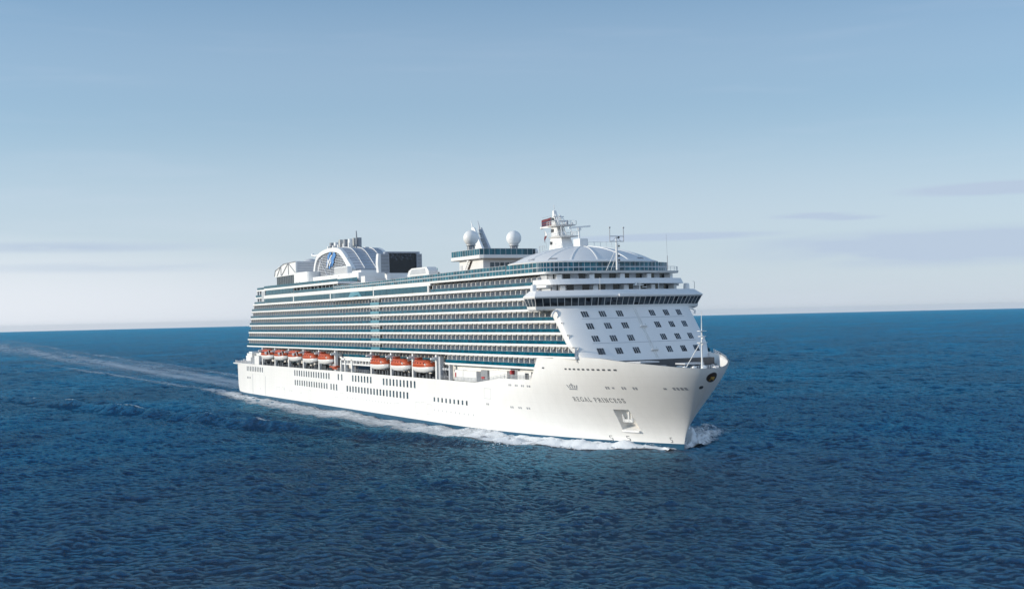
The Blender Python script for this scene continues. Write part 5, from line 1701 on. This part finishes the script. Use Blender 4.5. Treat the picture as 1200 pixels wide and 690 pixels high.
def outer(x):
    return float(np.interp(x, [-60, 0, 37, 100, 140, 160, 200, 244, 268, 282, 295, 305, 309.5], [23, 26, 30, 36, 38, 36, 33, 35, 32, 25, 17, 9, 2.5]))
def inner_y(x): return max(half(x, .6)-.3, 0.0) if x > -2 else 15.0
def hull_foam(side):
    def yf(x, t):
        a, b = inner_y(x), outer(x)+2.5
        return side*(a+(b-a)*t)
    def de(x, t):
        near = float(np.interp(x, [-60, 20, 120, 230, 270, 300, 310], [.74, .86, .86, .82, .85, .95, .9]))
        edge = 1-max(0, (t-.50)/.50)**1.5
        inn = float(np.interp(t, [0, .12, .3, .6], [.45 if x < 230 else .75, .85 if x < 230 else .9, 1.0, .95]))
        if x < 230: inn *= (.95+.05*math.sin(x*.09+t*3))
        return near*edge*inn
    sheet('hull_foam', np.arange(-60, 309.6, 1.2), np.linspace(0, 1, 26), yf, de, M['foamA'], .07)
hull_foam(-1); hull_foam(1)

# tumbling white bow wave: a rounded broken roll along the hull, built of many lumps
def lumps(name, spots, seed, mat):
    rng = np.random.default_rng(seed)
    ico = bmesh.new(); bmesh.ops.create_icosphere(ico, subdivisions=1, radius=1.0)
    bv = np.array([v.co[:] for v in ico.verts]); bf = [tuple(v.index for v in f.verts) for f in ico.faces]; ico.free()
    V, F = [], []
    for (x, y, z, r) in spots:
        s = r*np.array([rng.uniform(.9, 1.7), rng.uniform(.7, 1.2), rng.uniform(.5, .9)])
        p = bv*(1+.28*np.sin(bv[:, [1, 2, 0]]*3.1+rng.uniform(0, 6, 3)))*s
        a = rng.uniform(0, 6.28); c_, s_ = math.cos(a), math.sin(a)
        p = np.stack([p[:, 0]*c_-p[:, 1]*s_, p[:, 0]*s_+p[:, 1]*c_, p[:, 2]], 1)+np.array([x, y, z])
        F += [tuple(i+len(V) for i in f) for f in bf]; V += p.tolist()
    me = bpy.data.meshes.new(name); me.from_pydata(V, [], F); me.polygons.foreach_set('use_smooth', np.ones(len(F), bool))
    me.materials.append(mat); o = link(bpy.data.objects.new(name, me)); o['kind'] = 'stuff'
    return o
mt, T, out = new_mat('spray_white')
g_ = T.n('ShaderNodeNewGeometry')
nn_ = T.noise(g_.outputs['Position'], 1.6, 6.0, .7)
ly = T.noise(g_.outputs['Position'], 2.6, 4.0, .65)
b_ = T.n('ShaderNodeBsdfPrincipled', ins={'Base Color': T.mix(T.smooth(nn_, .3, .7), (.50, .58, .65), (.80, .82, .84)), 'Roughness': .85, 'Specular IOR Level': .15,
         'Normal': T.n('ShaderNodeBump', ins={'Strength': .9, 'Distance': .4, 'Height': nn_}).outputs[0]})
mx_ = T.n('ShaderNodeMixShader', ins={0: T.smooth(ly, .36, .50), 1: T.n('ShaderNodeBsdfTransparent').outputs[0], 2: b_.outputs[0]})
T.t.links.new(mx_.outputs[0], out.inputs[0])
SPR = mt
M['foamD'] = foam_mat('bow_foam', (.74, .77, .80), .8, .7, .66, .26, patch=.2)
def fbm(x, y, seed=0):
    v = 0
    for k in range(5):
        f = .35*1.9**k
        v += (math.sin(x*f*1.3+y*f*.7+seed+k*1.7)*math.cos(y*f*1.1-x*f*.5+k*2.3+seed*.7))*.62**k
    return v
def roll(side):
    def yf(x, t):
        a, b = inner_y(x), outer(x)+1.2
        return side*(a+(b-a)*t)
    def zx(x, t):
        top = float(np.interp(x, [225, 250, 282, 303, 311], [.1, .65, 1.5, 1.3, .3]))
        if side > 0: top *= 1.5
        prof = math.exp(-((t-.70)/(.24 if t < .70 else .13))**2)+.35*math.exp(-(t/.25)**2)
        return top*prof*(1+.40*fbm(x, t*14*(1+.0), 1.0 if side < 0 else 4.0))
    def de(x, t):
        k = float(np.interp(x, [225, 245, 270, 305, 311], [.25, .55, .80, 1.0, .9]))
        return k*(1-max(0, (t-.78)/.22)**1.6)*(.82+.18*fbm(x*1.3, t*9, 2.0))
    sheet('bow_wave', np.arange(225, 311.5, .45), np.linspace(0, 1, 44), yf, de, M['foamD'], .08, zx)
roll(-1); roll(1)
def plume(side, hgt, L):
    """water thrown off the stem, folding outwards"""
    def yf(x, t):
        u = (308-x)/L
        return side*(inner_y(x)+1.0+(7.0+26*u)*t*.95)
    def zx(x, t):
        u = (308-x)/L
        return hgt*math.sin(math.pi*min(1, .10+u*.95))**.8*math.exp(-((t-.62)/.26)**2)*(1+.6*fbm(x*1.9, t*22, 3.0))
    def de(x, t):
        u = (308-x)/L
        return (.84-.78*u)*(1-abs(t-.55)**2*2.9)*(.85+.2*fbm(x, t*11, 5.0))
    sheet('bow_plume', np.arange(308-L, 308.1, .4), np.linspace(0, 1, 40), yf, de, M['foamD'], .1, zx)
plume(1, 1.25, 38.0)
rng = np.random.default_rng(4)
spots = []
for side in (-1, 1):
    for i in range(900):
        x = 312-rng.beta(1.1, 1.8)*75
        a, b = inner_y(x), outer(x)
        t = rng.beta(3.2, 2.2)
        y = a+(b-a)*t
        up = math.exp(-((t-.70)/.22)**2)*float(np.interp(x, [232, 260, 285, 305, 312], [.1, .7, 1.5, 1.2, .25]))
        z = float(sea_z(x, side*y))+up*rng.uniform(.5, 1.25)
        spots.append((x, side*y, z, rng.uniform(.05, .17)))
    for i in range(260):
        t = rng.uniform(0, 1)
        x = 306-30*t+rng.normal(0, 1.2); y = 6+22*t+rng.normal(0, 1.6+2*t)
        if y < inner_y(x)+.3: continue
        hgt = (1.3 if side > 0 else .6)*math.sin(math.pi*min(1, .12+t))**.7*rng.uniform(.1, 1.1)
        spots.append((x, side*y, float(sea_z(x, side*y))+hgt, rng.uniform(.06, .28)))
lumps('bow_spray', spots, 8, SPR)

# wake astern: pale flattened lane with streaks
def yw(x, t):
    c = float(np.interp(x, [-3000, -1200, -300, 0], [80, 26, 8, 0])); w = float(np.interp(x, [-3000, -1200, -500, -120, 0], [120, 60, 42, 28, 20]))
    return c+(t*2-1)*w
def dw(x, t):
    lane = .80*math.exp(-((t-.56)/.30)**2)*(.82+.18*math.sin(t*23+x*.01))+.50*math.exp(-((t-.06)/.06)**2)*float(np.interp(x, [-900, -300], [0, 1]))+.35*math.exp(-((t-.95)/.08)**2)
    return lane*float(np.interp(x, [-3000, -1500, -600, -100, 2], [.75, .95, 1.05, 1.05, .95]))
sheet('stern_wake', np.concatenate([np.arange(-3000, -600, 20), np.arange(-600, -3, 3.0)]), np.linspace(0, 1, 30), yw, dw, M['foamB'], .10)
# white caps on the ship's own diverging wave and here and there on the open sea
def yc(x, t): return float(np.interp(x, CREST[::-1, 0], CREST[::-1, 1]))-(t-.5)*7
def dc(x, t):
    return (.30+.42*max(0, math.sin(x*.11+1.3*math.sin(x*.043)))**2)*math.exp(-((t-.5)/.22)**2)*float(np.interp(x, [-140, -60, 60, 170, 260, 290], [.55, .85, 1, .9, .3, 0]))
sheet('crest_foam', np.arange(-140, 285, .8), np.linspace(0, 1, 14), yc, dc, M['foamC'], .05)
def small_cap(x0, y0, L, w):
    return (x0, y0, L, w)
rng = random.Random(21)
for (x0, y0, L, w) in [(-55, -15, 14, 3), (-92, -17, 10, 2.5), (-150, -19, 16, 3), (-330, -20, 22, 4), (25, -24, 12, 3)]:
    sheet('whitecap', np.linspace(x0-L/2, x0+L/2, 24), np.linspace(0, 1, 8), lambda x, t: y0+(t-.5)*w*2+1.2*math.sin(x*.3),
          lambda x, t: .8*(1-((x-x0)/(L/2))**2)*math.exp(-((t-.5)/.25)**2), M['foamC'], .06)

# ------------------------------------------------------------------ sea air
hz = MB(); hz.box(-40500, 41500, -40700, 40300, -262.0, 68.0)
mt = bpy.data.materials.new('sea_air'); mt.use_nodes = True; mt.node_tree.nodes.clear()
T = NT(mt.node_tree); out = T.n('ShaderNodeOutputMaterial')
pv = T.n('ShaderNodeVolumePrincipled', ins={'Color': (.80, .87, .95, 1), 'Density': 0.000015, 'Anisotropy': 0.0})
T.t.links.new(pv.outputs[0], out.inputs['Volume'])
o = hz.build('haze', [mt], None, kind='stuff')
